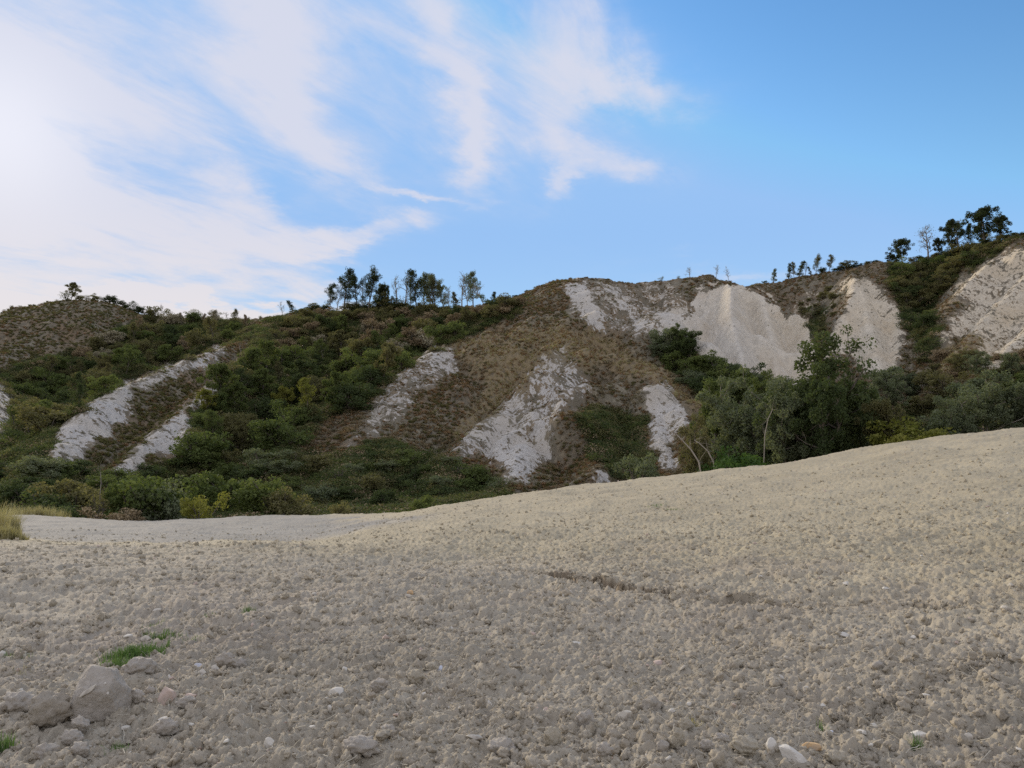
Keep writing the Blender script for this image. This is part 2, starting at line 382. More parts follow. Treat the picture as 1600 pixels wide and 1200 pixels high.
# ------------------------------------------------------------------ the badland hill
# crests: (side slope, crest rounding, rill amplitude, rill spacing, [(pixel x, pixel y, range)...])
CRESTS = [
 (.50, 2.5, .7, 5.0, [(-700, 470, 240), (-400, 500, 240), (-200, 498, 232), (0, 492, 225), (60, 479, 220), (110, 470, 215), (160, 471, 212), (200, 486, 210), (240, 497, 208), (300, 500, 205), (370, 501, 200), (440, 497, 190), (480, 487, 180), (540, 488, 172), (600, 491, 168), (700, 492, 162), (760, 480, 158), (810, 470, 154), (850, 453, 150), (880, 440, 147), (905, 434, 145)]),
 (.82, 2.0, 1.3, 3.0, [(905, 434, 145), (950, 438, 145), (990, 445, 145), (1040, 438, 147), (1100, 431, 148), (1130, 441, 145)]),
 (.95, 1.8, .9, 3.6, [(1130, 441, 146), (1150, 449, 150), (1200, 444, 158), (1250, 433, 160), (1300, 426, 158), (1340, 417, 155), (1370, 410, 154), (1400, 416, 158), (1450, 409, 160), (1500, 399, 158), (1550, 386, 152), (1600, 370, 148), (1750, 350, 145), (2100, 330, 150), (2600, 300, 160)]),
 # far left hill spurs
 (.60, 1.5, .8, 4.0, [(150, 471, 212), (110, 500, 200), (60, 525, 190), (0, 555, 172), (-120, 610, 150), (-260, 700, 110)]),
 (.65, 1.2, .6, 4.0, [(200, 486, 210), (230, 520, 190), (200, 560, 165), (130, 620, 140), (60, 690, 112)]),
 (.62, 1.0, .9, 3.0, [(-60, 570, 150), (-20, 610, 125), (-10, 680, 95), (-30, 760, 75)]),
 # left double rib
 (.72, 1.0, .5, 2.4, [(440, 497, 190), (420, 512, 165), (390, 528, 148), (350, 545, 130), (300, 562, 118), (200, 602, 102), (150, 632, 92), (110, 672, 84), (84, 716, 76), (50, 770, 66)]),
 (.72, .6, .5, 2.4, [(420, 512, 165), (390, 550, 130), (365, 575, 114), (320, 610, 101), (283, 643, 93), (240, 682, 84), (178, 738, 73), (140, 780, 65)]),
 (.95, .6, .5, 2.4, [(283, 643, 93), (292, 665, 88), (298, 700, 80)]),
 # long centre-left spur with the white tip
 (.62, 1.5, .6, 3.0, [(870, 452, 149), (820, 490, 136), (770, 520, 124), (720, 543, 113), (690, 545, 108), (660, 562, 102), (620, 590, 95), (585, 622, 90), (560, 665, 82), (540, 715, 74), (525, 760, 66)]),
 (.66, 1.2, .6, 3.0, [(585, 622, 92), (520, 650, 88), (460, 690, 80), (430, 730, 72)]),
 (.80, 1.0, .6, 2.4, [(700, 548, 107), (668, 600, 97), (640, 660, 85), (610, 720, 73)]),
 # central pyramid
 (.60, 2.5, .5, 3.5, [(905, 436, 146), (890, 480, 133), (880, 520, 119), (878, 556, 106)]),
 (.74, 1.0, .8, 2.2, [(878, 556, 106), (852, 610, 95), (830, 660, 84), (805, 720, 71), (795, 770, 62)]),
 (.80, .8, .7, 2.2, [(878, 556, 106), (830, 590, 98), (790, 635, 90), (745, 670, 82), (710, 712, 73), (690, 760, 65)]),
 (.85, .8, .7, 2.2, [(878, 556, 106), (905, 585, 99), (925, 620, 92), (935, 670, 82), (930, 740, 68)]),
 # right shoulder of the centre and its small white tip
 (.66, 1.0, .4, 2.4, [(885, 545, 109), (930, 562, 107), (980, 576, 105), (1010, 585, 101), (1032, 600, 96), (1060, 632, 88), (1085, 680, 76), (1095, 750, 62)]),
 (.85, .7, .5, 2.0, [(1015, 592, 99), (1018, 640, 88), (1035, 690, 76), (1045, 750, 64)]),
 # amphitheatre ribs
 (.95, .6, 1.0, 1.8, [(905, 436, 146), (925, 470, 141), (945, 505, 134), (985, 545, 124), (1030, 570, 114)]),
 (.95, .6, 1.0, 1.8, [(960, 440, 146), (990, 475, 142), (1022, 515, 135), (1045, 545, 127)]),
 (.95, .6, 1.0, 1.8, [(1040, 438, 147), (1055, 480, 143), (1060, 515, 137)]),
 # the big white fin
 (1.15, .5, .6, 2.0, [(1130, 441, 145), (1122, 470, 138), (1090, 500, 131), (1072, 530, 124)]),
 (1.45, .3, .7, 1.9, [(1130, 441, 145), (1143, 450, 135), (1141, 480, 123), (1148, 520, 113), (1158, 560, 106), (1170, 605, 98)]),
 (1.60, .4, .95, 1.9, [(1143, 450, 138), (1170, 452, 136), (1190, 463, 134), (1215, 482, 131), (1240, 492, 128), (1254, 500, 125), (1268, 532, 119), (1280, 570, 112), (1290, 612, 103)]),
 (1.30, .4, .8, 1.9, [(1190, 463, 134), (1198, 500, 127), (1208, 545, 118), (1216, 600, 105)]),
 # white pyramid right of the fin
 (1.0, .6, .9, 1.8, [(1330, 419, 155), (1338, 440, 146), (1330, 470, 138), (1308, 510, 128), (1287, 545, 119), (1280, 590, 108)]),
 (1.0, .5, 1.0, 1.8, [(1338, 440, 146), (1352, 480, 136), (1362, 530, 123), (1375, 580, 110), (1385, 620, 100)]),
 (1.0, .6, 1.0, 1.8, [(1370, 411, 154), (1382, 455, 145), (1402, 490, 136), (1408, 530, 126), (1398, 580, 112)]),
 # right hill: ribs slanting down to the left
 (.95, .6, .8, 2.0, [(1570, 385, 150), (1545, 412, 141), (1515, 440, 134), (1488, 475, 127), (1470, 520, 119)]),
 (.90, .6, .9, 2.0, [(1640, 395, 142), (1580, 455, 130), (1535, 505, 121), (1500, 550, 112), (1480, 590, 104)]),
 (.90, .6, .9, 2.0, [(1760, 400, 134), (1660, 465, 122), (1600, 520, 112), (1550, 570, 104), (1520, 610, 96)]),
 (.80, 1.0, .9, 2.4, [(2100, 420, 130), (1850, 500, 112), (1720, 570, 98), (1640, 620, 88)]),
]
def zedge(a):   # ground level where the field ends, by azimuth
    xs = [-math.pi, -2.2, -.95, -.578, -.45, -.2, 0.0, .2, .36, .50, .578, .95, 2.2, math.pi]
    zs = [-3, -3, -3.0, -3.4, -3.6, -3.2, -2.6, -2.2, -1.2, .2, 1.2, 1.5, -3, -3]
    return np.interp(a, xs, zs)

CR = []
for i, (sl, rd, ra, rs, pts) in enumerate(CRESTS):
    p = np.array(pts, float); w = at(p[:, 0], p[:, 1], p[:, 2])
    CR.append((sl, rd, ra, rs, w))

def hill_z(x, y, full=False, rough=True):
    x = np.asarray(x, float); y = np.asarray(y, float); sh = x.shape; x = x.ravel(); y = y.ravel()
    r = np.hypot(x, y); az = np.arctan2(x, y)
    base = zedge(az) + .03 * np.maximum(r - 55, 0) * sstep(1.9, 1.2, np.abs(az)) + 1.2 * fbm(x / 25, y / 25, 3, 201) * sstep(55, 80, r)
    base = np.where(r > 330, np.maximum(base - .0 * r, base), base)
    best = base.copy(); bd = np.full_like(x, 30.0); zmin = base.min()
    W1 = 1 + .28 * fbm(x / 9, y / 9, 2, 221); W2 = .25 * fbm(x / 4, y / 4, 2, 231)
    for k_, (sl, rd, ra, rs, w) in enumerate(CR):
        reach = (w[:, 2].max() - zmin + 3) / sl / .8 + 3
        sub = np.nonzero((x > w[:, 0].min() - reach) & (x < w[:, 0].max() + reach) & (y > w[:, 1].min() - reach) & (y < w[:, 1].max() + reach))[0]
        if not len(sub): continue
        xs, ys, w1 = x[sub], y[sub], W1[sub]
        L = 0.0; z0 = np.full_like(xs, -1e3); d0 = np.zeros_like(xs); t0 = np.zeros_like(xs)
        for i in range(len(w) - 1):
            a, b = w[i], w[i + 1]; vx, vy = b[0] - a[0], b[1] - a[1]; L2 = vx * vx + vy * vy + 1e-9; Ls = math.sqrt(L2)
            t = np.clip(((xs - a[0]) * vx + (ys - a[1]) * vy) / L2, 0, 1)
            d = np.hypot(xs - a[0] - t * vx, ys - a[1] - t * vy)
            d = d * (1 + (w1 - 1) * np.clip(d / 8, 0, 1))      # the warp fades out at the crest
            zz_ = a[2] + t * (b[2] - a[2]) - sl * (np.sqrt(d * d + rd * rd) - rd)
            m_ = zz_ > z0
            z0 = np.where(m_, zz_, z0); d0 = np.where(m_, d, d0); t0 = np.where(m_, L + t * Ls, t0); L += Ls
        m_ = z0 + 1.5 * ra > best[sub]; sub = sub[m_]; z0, d0, t0 = z0[m_], d0[m_], t0[m_]
        # rills run straight down the side slopes
        q = t0 / rs + k_ * 7.3 + W2[sub]
        rill = np.abs(vn(q, d0 * .05, 241)) * 1.5 + .5 * np.abs(vn(q * 2.7, d0 * .12 + 9, 243))
        z0 = z0 + (rill - .5) * ra * (1.0 if k_ in (0, 1, 2) else 1.55) * sstep(.3, 4.0, d0)
        m_ = z0 > best[sub]; sub = sub[m_]
        best[sub] = z0[m_]; bd[sub] = d0[m_]
    if rough:
        g = sstep(45, 60, r)
        best = best + g * (.60 * fbm(x / 5, y / 5, 4, 251) + .34 * np.abs(vn(x / 1.3, y / 1.3, 261)) + .16 * vn(x * 2.1, y * 2.1, 263))
    best = best.reshape(sh)
    return (best, bd.reshape(sh)) if full else best

CLAY = [  # (density, polygon in the photograph)
 (.74, [(72, 728), (80, 690), (108, 652), (150, 622), (190, 596), (210, 588), (205, 620), (200, 650), (170, 680), (140, 700), (120, 730)]),
 (.62, [(200, 595), (240, 580), (290, 562), (345, 543), (358, 556), (330, 572), (290, 585), (250, 600), (215, 612)]),
 (.78, [(168, 742), (213, 702), (250, 670), (283, 640), (296, 655), (300, 680), (290, 702), (270, 708), (240, 712), (205, 738)]),
 (.62, [(283, 643), (318, 608), (352, 575), (372, 560), (362, 590), (330, 622), (305, 650)]),
 (.50, [(560, 690), (535, 725), (540, 695), (565, 665), (590, 625), (592, 598), (640, 568), (675, 542), (702, 546), (716, 572), (700, 592), (680, 600), (652, 610), (640, 640), (620, 655), (590, 680)]),
 (.75, [(655, 552), (675, 542), (702, 546), (716, 572), (702, 592), (688, 575), (670, 575)]),
 (.58, [(700, 716), (742, 660), (775, 650), (800, 612), (835, 580), (852, 553), (880, 550), (908, 580), (926, 612), (912, 632), (880, 640), (862, 670), (855, 700), (835, 740), (792, 755), (778, 725), (750, 712)]),
 (.80, [(745, 662), (790, 655), (830, 680), (858, 690), (850, 722), (825, 748), (795, 752), (785, 725), (752, 708)]),
 (.78, [(1008, 598), (1036, 598), (1058, 622), (1080, 655), (1066, 668), (1048, 672), (1020, 662), (1005, 640)]),
 (.74, [(1012, 655), (1050, 672), (1052, 700), (1056, 724), (1035, 734), (1025, 700)]),
 (.85, [(922, 742), (962, 737), (952, 757), (925, 760)]),
 (.88, [(880, 447), (912, 438), (935, 470), (948, 518), (925, 515), (898, 480)]), (.80, [(935, 443), (962, 447), (990, 488), (1022, 506), (1026, 522), (1000, 518), (968, 482)]),
 (.82, [(1020, 488), (1058, 476), (1085, 498), (1068, 528), (1035, 525)]), (.46, [(900, 440), (1060, 440), (1090, 500), (1030, 530), (940, 520)]),
 (1.0, [(1088, 450), (1128, 445), (1150, 444), (1185, 458), (1230, 486), (1258, 496), (1278, 545), (1294, 590), (1250, 605), (1200, 612), (1150, 595), (1108, 578), (1078, 545), (1066, 526), (1082, 492)]),
 (.88, [(1316, 440), (1336, 436), (1368, 448), (1397, 476), (1412, 510), (1410, 545), (1398, 575), (1384, 606), (1352, 586), (1320, 556), (1282, 552), (1298, 520), (1318, 490), (1328, 466)]),
 (.55, [(1258, 455), (1282, 450), (1282, 478), (1260, 482)]), (.5, [(1300, 430), (1330, 428), (1325, 450), (1300, 455)]), (.35, [(1225, 460), (1260, 470), (1320, 440), (1300, 500), (1270, 520), (1240, 490)]),
 (.68, [(1480, 458), (1530, 412), (1590, 384), (1800, 370), (1800, 560), (1640, 560), (1600, 545), (1560, 578), (1512, 588), (1504, 570), (1535, 540), (1522, 520), (1464, 540), (1472, 510), (1500, 488), (1512, 470)]),
 (.6, [(-60, 570), (5, 592), (22, 615), (26, 640), (8, 690), (-60, 700)]),
]
GREEN = [  # leafy ground under the shrubs and thickets
 [(-60, 600), (60, 560), (150, 545), (200, 500), (260, 495), (390, 500), (420, 520), (330, 545), (200, 595), (110, 655), (60, 740), (-60, 760)],
 [(420, 500), (480, 488), (760, 488), (830, 468), (800, 500), (720, 530), (640, 570), (560, 640), (480, 670), (430, 700), (300, 760), (280, 720), (300, 650), (370, 580), (400, 530)],
 [(-60, 740), (80, 730), (180, 745), (300, 720), (420, 690), (520, 720), (600, 690), (690, 715), (790, 760), (790, 800), (600, 830), (-60, 840)],
 [(890, 650), (930, 640), (1005, 650), (1010, 700), (1030, 745), (960, 745), (920, 700)],
 [(1020, 550), (1060, 535), (1110, 590), (1200, 610), (1290, 610), (1400, 640), (1600, 600), (1800, 590), (1800, 720), (1200, 760), (1080, 760), (1090, 700), (1120, 640)],
 [(1380, 410), (1600, 370), (1560, 400), (1500, 430), (1460, 480), (1470, 540), (1440, 560), (1410, 500)],
 [(1250, 485), (1300, 470), (1290, 520), (1262, 530)]]
DRY = [[(590, 620), (640, 565), (690, 538), (760, 520), (860, 540), (880, 550), (840, 590), (790, 640), (740, 680), (700, 690), (760, 600), (720, 560), (700, 540), (650, 575)],
       [(760, 520), (860, 500), (940, 520), (1010, 560), (1060, 590), (1120, 640), (1080, 640), (1030, 596), (900, 570)],
       [(-40, 690), (60, 660), (110, 650), (70, 740), (-40, 760)], [(1450, 560), (1520, 520), (1620, 560), (1600, 600), (1480, 600)]]

def poly_sd(px, py, poly):
    """signed distance in pixels, positive inside"""
    P = np.array(poly, float); n = len(P); d = np.full(px.shape, 1e9); ins = np.zeros(px.shape, bool)
    for i in range(n):
        a, b = P[i], P[(i + 1) % n]; v = b - a
        t = np.clip(((px - a[0]) * v[0] + (py - a[1]) * v[1]) / (v @ v + 1e-9), 0, 1)
        d = np.minimum(d, np.hypot(px - a[0] - t * v[0], py - a[1] - t * v[1]))
        c = ((a[1] > py) != (b[1] > py)) & (px < (b[0] - a[0]) * (py - a[1]) / (b[1] - a[1] + 1e-12) + a[0])
        ins ^= c
    return np.where(ins, d, -d)

def cover(x, y, z):
    """where bare clay, leafy growth and dry grass lie on the hill (0..1 each)"""
    px, py = proj(x, y, z)
    jx = px + 15 * fbm(x / 2.6, y / 2.6, 4, 301, .6); jy = py + 15 * fbm(x / 2.6 + 20, y / 2.6, 4, 303, .6)
    clay = np.zeros_like(px)
    for dn, pl in CLAY:
        s = poly_sd(jx, jy, pl); clay = np.maximum(clay, dn * (sstep(-4, 4, s) if dn >= .99 else sstep(-9, 4, s) * (.74 + .26 * sstep(0, 12, s))))
    gr = np.zeros_like(px)
    for pl in GREEN: gr = np.maximum(gr, sstep(-8, 10, poly_sd(jx, jy, pl)))
    dr = np.zeros_like(px)
    lh = sstep(-12, 12, poly_sd(jx, jy, [(-300, 480), (60, 470), (160, 465), (240, 492), (215, 520), (130, 570), (0, 620), (-300, 700)])); gr = np.maximum(gr, .20 * lh)
    for pl in DRY: dr = np.maximum(dr, sstep(-12, 12, poly_sd(jx, jy, pl)))
    return clay, gr * (1 - clay), dr * (1 - clay)

rr = [38.0]
while rr[-1] < 265:
    R = rr[-1]; rr.append(R * (1 + (.004 if R > 60 and R < 165 else .007)))
while rr[-1] < 5000: rr.append(rr[-1] * 1.12)
HR = np.array(rr); HAZ = azimuths(.115)
gx = np.sin(HAZ)[None, :] * HR[:, None]; gy = np.cos(HAZ)[None, :] * HR[:, None]
hx, hy = gx.ravel(), gy.ravel()
hz = hill_z(hx, hy)
hclay, hgreen, hdry = cover(hx, hy, hz)
vis_az = np.abs(np.arctan2(hx, hy)) < math.radians(60)
HZG = hz.reshape(len(HR), len(HAZ)).T
HCV = [a_.reshape(len(HR), len(HAZ)).T for a_ in (hclay, hgreen, hdry)]
def hgrid(x, y, ch=None):
    return bil(HZG if ch is None else HCV[ch], HAZ, HR, np.arctan2(x, y), np.hypot(x, y))
hill_cover = np.stack([hclay, hgreen, hdry, vis_az.astype(float)], -1)

# ------------------------------------------------------------------ materials
def new_mat(name):
    m = bpy.data.materials.new(name); m.use_nodes = True
    t = NT(m.node_tree); p = m.node_tree.nodes['Principled BSDF']
    p.inputs['Roughness'].default_value = .9; p.inputs['Specular IOR Level'].default_value = .25
    return m, t, p

def attr(t, name):
    a = t.node('ShaderNodeAttribute', attribute_name=name); return a
def chan(t, a):
    s = t.node('ShaderNodeSeparateColor'); t.put(s.inputs[0], a.outputs['Color'])
    return s.outputs[0], s.outputs[1], s.outputs[2], a.outputs['Alpha']
def bump(t, p, h, strength=.5, dist=.02):
    b = t.node('ShaderNodeBump'); b.inputs['Strength'].default_value = strength; b.inputs['Distance'].default_value = dist
    t.put(b.inputs['Height'], h); t.put(p.inputs['Normal'], b.outputs[0])

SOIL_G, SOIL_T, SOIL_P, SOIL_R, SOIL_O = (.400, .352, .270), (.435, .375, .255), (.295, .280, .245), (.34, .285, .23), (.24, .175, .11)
def soil_material(name, attrib=True):
    m, t, p = new_mat(name)
    co = t.node('ShaderNodeNewGeometry').outputs['Position']
    n1 = t.noise(co, 1.3, 6, .6); n2 = t.noise(co, 9, 6, .65); n3 = t.noise(co, 70, 5, .7); n4 = t.noise(co, 260, 3, .6)
    a = attr(t, 'cover'); r, g, b, al = chan(t, a)
    col = t.mix(t.mr(t.m('ADD', r, t.m('MULTIPLY', t.m('SUBTRACT', n2, .5), .6)), .1, .9), SOIL_G, SOIL_T)
    col = t.mix(g, col, SOIL_P)
    col = t.mix(t.m('MULTIPLY', b, .38), col, SOIL_R)
    col = t.mix(t.m('MULTIPLY', t.mr(n1, .5, .72), .2), col, SOIL_R if attrib else SOIL_T)
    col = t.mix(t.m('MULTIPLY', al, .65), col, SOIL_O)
    v = t.m('ADD', .34, t.m('ADD', t.m('MULTIPLY', n3, .62), t.m('MULTIPLY', n2, .66)))
    col = t.mix(1.0, col, t.comb(v, v, v), 'MULTIPLY')
    band = t.noise(t.vm('MULTIPLY', co, (.10, .55, .3)), 1.6, 5, .6, .4); damp = t.noise(co, .35, 5, .6)   # passes of the harrow, damper patches
    bv = t.m('ADD', .55, t.m('ADD', t.m('MULTIPLY', band, .44), t.m('MULTIPLY', damp, .48)))
    col = t.mix(1.0, col, t.comb(bv, bv, t.m('MULTIPLY', bv, 1.0)), 'MULTIPLY')
    col = t.mix(t.m('MULTIPLY', t.mr(n4, .66, .74), .35), col, (.62, .58, .50))
    t.put(p.inputs['Base Color'], col)
    bump(t, p, t.m('ADD', n3, t.m('MULTIPLY', n4, .5)), .55, .012)
    return m
M_SOIL = soil_material('soil')

def clod_material():
    m, t, p = new_mat('clod')
    oi = t.node('ShaderNodeObjectInfo'); rnd = oi.outputs['Random']
    co = t.node('ShaderNodeNewGeometry').outputs['Position']
    n1 = t.noise(co, 1.3, 4, .6); n3 = t.noise(co, 90, 5, .7)
    rad = t.vm('LENGTH', co)
    tn = t.mr(t.m('ADD', rad, t.m('MULTIPLY', n1, 4.0)), 6.5, 20.0)
    col = t.mix(tn, (.42, .37, .285), (.45, .388, .268))
    col = t.mix(t.m('MULTIPLY', rnd, .3), col, (.31, .262, .205))
    v = t.m('ADD', .48, t.m('ADD', t.m('MULTIPLY', n3, .78), t.m('MULTIPLY', t.m('FRACT', t.m('MULTIPLY', rnd, 7.3)), .28)))
    t.put(p.inputs['Base Color'], t.mix(1.0, col, t.comb(v, v, v), 'MULTIPLY'))
    bump(t, p, n3, .6, .01)
    return m
M_CLOD = clod_material()

def flat_mat(name, c, var=.25, sc=40, rough=.85, c2=None, bd=.006, bs=.4):
    m, t, p = new_mat(name); p.inputs['Roughness'].default_value = rough
    co = t.node('ShaderNodeTexCoord').outputs['Object']
    n = t.noise(co, sc, 6, .65); n2 = t.noise(co, sc * .25, 4, .6)
    v = t.m('ADD', 1 - var, t.m('MULTIPLY', n, 2 * var))
    col = t.mix(1.0, c, t.comb(v, v, v), 'MULTIPLY')
    col = t.mix(t.mr(n2, .45, .7), col, c2 if c2 else (.34, .30, .25)) if c2 is not False else col
    t.put(p.inputs['Base Color'], col); bump(t, p, n, bs, bd)
    return m

def leaf_mat(name, c1, c2, trans=.40, hue=.5):
    m, t, p = new_mat(name); p.inputs['Roughness'].default_value = .75; p.inputs['Specular IOR Level'].default_value = .12
    oi = t.node('ShaderNodeObjectInfo'); g = t.node('ShaderNodeNewGeometry')
    isl = g.outputs['Random Per Island']
    n = t.noise(g.outputs['Position'], .5, 3, .6)
    f = t.m('ADD', t.m('MULTIPLY', isl, .55), t.m('ADD', t.m('MULTIPLY', oi.outputs['Random'], .45), t.m('MULTIPLY', t.m('SUBTRACT', n, .5), hue)), clamp=True)
    col = t.mix(f, c1, c2)
    t.put(p.inputs['Base Color'], col)
    tr = t.node('ShaderNodeBsdfTranslucent'); t.put(tr.inputs[0], t.mix(1.0, col, (1.15, 1.2, .7), 'MULTIPLY'))
    mx = t.node('ShaderNodeMixShader'); mx.inputs[0].default_value = trans
    t.t.links.new(p.outputs[0], mx.inputs[1]); t.t.links.new(tr.outputs[0], mx.inputs[2])
    t.t.links.new(mx.outputs[0], m.node_tree.nodes['Material Output'].inputs[0])
    return m

M_BARK = flat_mat('bark', (.16, .135, .11), .3, 6, c2=(.10, .085, .07))
M_PALE = flat_mat('pale_bark', (.33, .29, .235), .25, 5, c2=(.22, .19, .15))
L_DARK = leaf_mat('dark_green_leaves', (.058, .082, .034), (.120, .145, .060))
L_MID = leaf_mat('mid_green_leaves', (.085, .115, .040), (.180, .210, .070))
L_YEL = leaf_mat('yellow_green_leaves', (.16, .18, .04), (.33, .31, .08))
L_GREY = leaf_mat('grey_green_leaves', (.115, .140, .085), (.235, .255, .150))
L_OLIVE = leaf_mat('olive_leaves', (.120, .118, .055), (.240, .215, .10))
L_RIDGE = leaf_mat('ridge_tree_leaves', (.035, .050, .022), (.085, .10, .045))
L_BRIGHT = leaf_mat('ivy_leaves', (.045, .090, .022), (.10, .165, .045))
L_BROWN = leaf_mat('brown_twigs', (.20, .150, .090), (.41, .315, .19), .1)
L_RUST = leaf_mat('rusty_scrub', (.25, .145, .075), (.42, .28, .15), .1)
L_HEATH = leaf_mat('grey_scrub', (.22, .195, .130), (.42, .37, .25), .1)
L_STRAW = leaf_mat('dry_stalks', (.30, .235, .12), (.52, .43, .25), .2)
L_GRASS = leaf_mat('green_blades', (.075, .145, .045), (.19, .28, .10), .35)
L_SEED = leaf_mat('pale_dry_grass', (.30, .27, .14), (.52, .46, .27), .3)
M_STRAW = leaf_mat('straw_bits', (.42, .37, .28), (.62, .57, .46), .1)
M_PEB = flat_mat('pale_pebble', (.58, .53, .44), .15, 50)
M_PEBW = flat_mat('white_stone', (.64, .60, .52), .12, 45, c2=(.60, .56, .49))
M_PEBP = flat_mat('pinkish_stone', (.60, .47, .39), .15, 45, c2=(.48, .39, .33))
M_PEBO = flat_mat('orange_stone', (.62, .42, .22), .2, 45, c2=(.5, .38, .26))
M_PEBB = flat_mat('bluish_stone', (.60, .62, .68), .1, 45, c2=(.56, .58, .62))
M_CLODA = flat_mat('grey_clod', (.45, .405, .34), .35, 30, c2=(.36, .32, .26), bd=.02, bs=1)
M_CLODR = flat_mat('reddish_clod', (.39, .345, .275), .35, 30, c2=(.36, .315, .25), bd=.02, bs=1)
M_CLODY = flat_mat('yellowish_clod', (.47, .415, .315), .35, 30, c2=(.39, .35, .275), bd=.02, bs=1)

def hill_material():
    m, t, p = new_mat('hillside')
    g = t.node('ShaderNodeNewGeometry'); co = g.outputs['Position']
    cl, gr, dr, vi = chan(t, attr(t, 'cover'))
    # streaks run down the slope: stretch the noise vertically
    st = t.vm('MULTIPLY', co, (1.0, 1.0, .30))
    n1 = t.noise(st, .55, 8, .62, .6); n2 = t.noise(st, 2.2, 6, .65); n3 = t.noise(co, 6, 5, .65); n0 = t.noise(co, .12, 5, .6)
    brk = t.m('ADD', t.m('MULTIPLY', n1, .55), t.m('MULTIPLY', n2, .75))            # ~.65 mean
    thr = t.m('SUBTRACT', t.m('SUBTRACT', cl, .06), t.mr(brk, .47, .83, 0, 1.0, 'LINEAR'))
    claym = t.m('MULTIPLY', t.mr(thr, -.05, .07), t.mr(cl, .02, .10))
    up = t.node('ShaderNodeSeparateXYZ'); t.put(up.inputs[0], g.outputs['Normal'])
    flatm = t.mr(up.outputs[2], .80, .95)
    clay = t.mix(n1, (.60, .56, .485), (.80, .755, .665))
    clay = t.mix(t.m('MULTIPLY', t.mr(n3, .42, .66), t.m('SUBTRACT', .95, t.m('MULTIPLY', cl, .78))), clay, (.33, .295, .24))
    az = t.m('ADD', 0.0, t.noise(t.vm('MULTIPLY', co, (1.0, 1.0, .07)), 1.1, 7, .68, .3))   # stains washed straight down the face
    clay = t.mix(t.m('MULTIPLY', t.mr(az, .46, .60), .34), clay, (.36, .345, .31))
    clay = t.mix(t.m('MULTIPLY', t.mr(n0, .45, .62), .6), clay, (.60, .53, .42))
    warm = t.mix(t.mr(n2, .35, .65), t.mix(t.mr(n0, .42, .6), (.17, .125, .08), (.21, .185, .13)), t.mix(t.mr(n0, .4, .62), (.33, .245, .15), (.36, .315, .225)))
    warm = t.mix(t.mr(n1, .38, .66), warm, (.20, .172, .122))
    warm = t.mix(t.m('MULTIPLY', dr, t.mr(n2, .3, .6)), warm, (.33, .255, .14))
    green = t.mix(n2, (.035, .042, .018), (.10, .095, .045))
    base = t.mix(t.mr(t.m('ADD', gr, t.m('MULTIPLY', t.m('SUBTRACT', n2, .5), .5)), .3, .7), warm, green)
    # thin rubble of clay between the tufts
    base = t.mix(t.m('MULTIPLY', t.m('MULTIPLY', t.mr(n3, .60, .70), t.m('SUBTRACT', 1.0, gr)), .35), base, (.42, .38, .32))
    px_ = t.node('ShaderNodeSeparateXYZ'); t.put(px_.inputs[0], co)
    clay = t.mix(1.0, clay, t.mix(t.mr(px_.outputs[0], 5, 60), (1.0, 1.0, 1.02), (1.16, 1.08, .94)), 'MULTIPLY')     # the clay turns from grey-white to buff along the hill
    t.put(p.inputs['Base Color'], t.mix(claym, base, clay))
    bump(t, p, t.m('ADD', t.m('MULTIPLY', n2, 1.2), t.m('ADD', t.m('MULTIPLY', n3, .5), t.m('MULTIPLY', n1, 1.2))), .9, .35)
    return m
M_HILL = hill_material()

# ------------------------------------------------------------------ ground meshes
def add_attr(me, name, arr):
    a = me.attributes.new(name, 'FLOAT_COLOR', 'POINT'); a.data.foreach_set('color', np.ascontiguousarray(arr, np.float32).ravel())

me = mesh_np('field', np.stack([fx, fy - flip, fz + flip * .15], -1), grid_faces(len(FRR), len(FAZ)), [M_SOIL])
add_attr(me, 'cover', fcol)
field = tag(link('field', me), 'ploughed clay field, cloddy grey near by and tan further up', None, None, 'structure')
me = mesh_np('hills', np.stack([hx, hy, hz], -1), grid_faces(len(HR), len(HAZ)), [M_HILL])
add_attr(me, 'cover', hill_cover)
hills = tag(link('hills', me), 'eroded badland hills with white clay spurs and brown scrub', None, None, 'structure')

# ------------------------------------------------------------------ small mesh makers
rng = np.random.default_rng(7)
def frame(d):
    d = d / (np.linalg.norm(d, axis=-1, keepdims=True) + 1e-9)
    h = np.where(np.abs(d[..., 2:3]) < .9, np.array([0, 0, 1.0]), np.array([1.0, 0, 0]))
    u = np.cross(d, h); u /= (np.linalg.norm(u, axis=-1, keepdims=True) + 1e-9)
    return u, np.cross(d, u)

def leaves(cent, size, r, out=None, aspect=.6):
    """one rhombic quad per centre, randomly turned (biased to face outwards/upwards)"""
    n = len(cent); nrm = r.normal(size=(n, 3)) + (out * .9 if out is not None else 0) + np.array([0, 0, .35])
    u, v = frame(nrm); a = r.uniform(0, 6.28, n)[:, None]; uu = u * np.cos(a) + v * np.sin(a); vv = -u * np.sin(a) + v * np.cos(a)
    s = (size * r.uniform(.6, 1.35, n))[:, None]
    q = np.stack([cent - uu * s * .5, cent + vv * s * aspect * .5, cent + uu * s * .5, cent - vv * s * aspect * .5], 1)
    return q.reshape(-1, 3), np.arange(4 * n).reshape(n, 4)

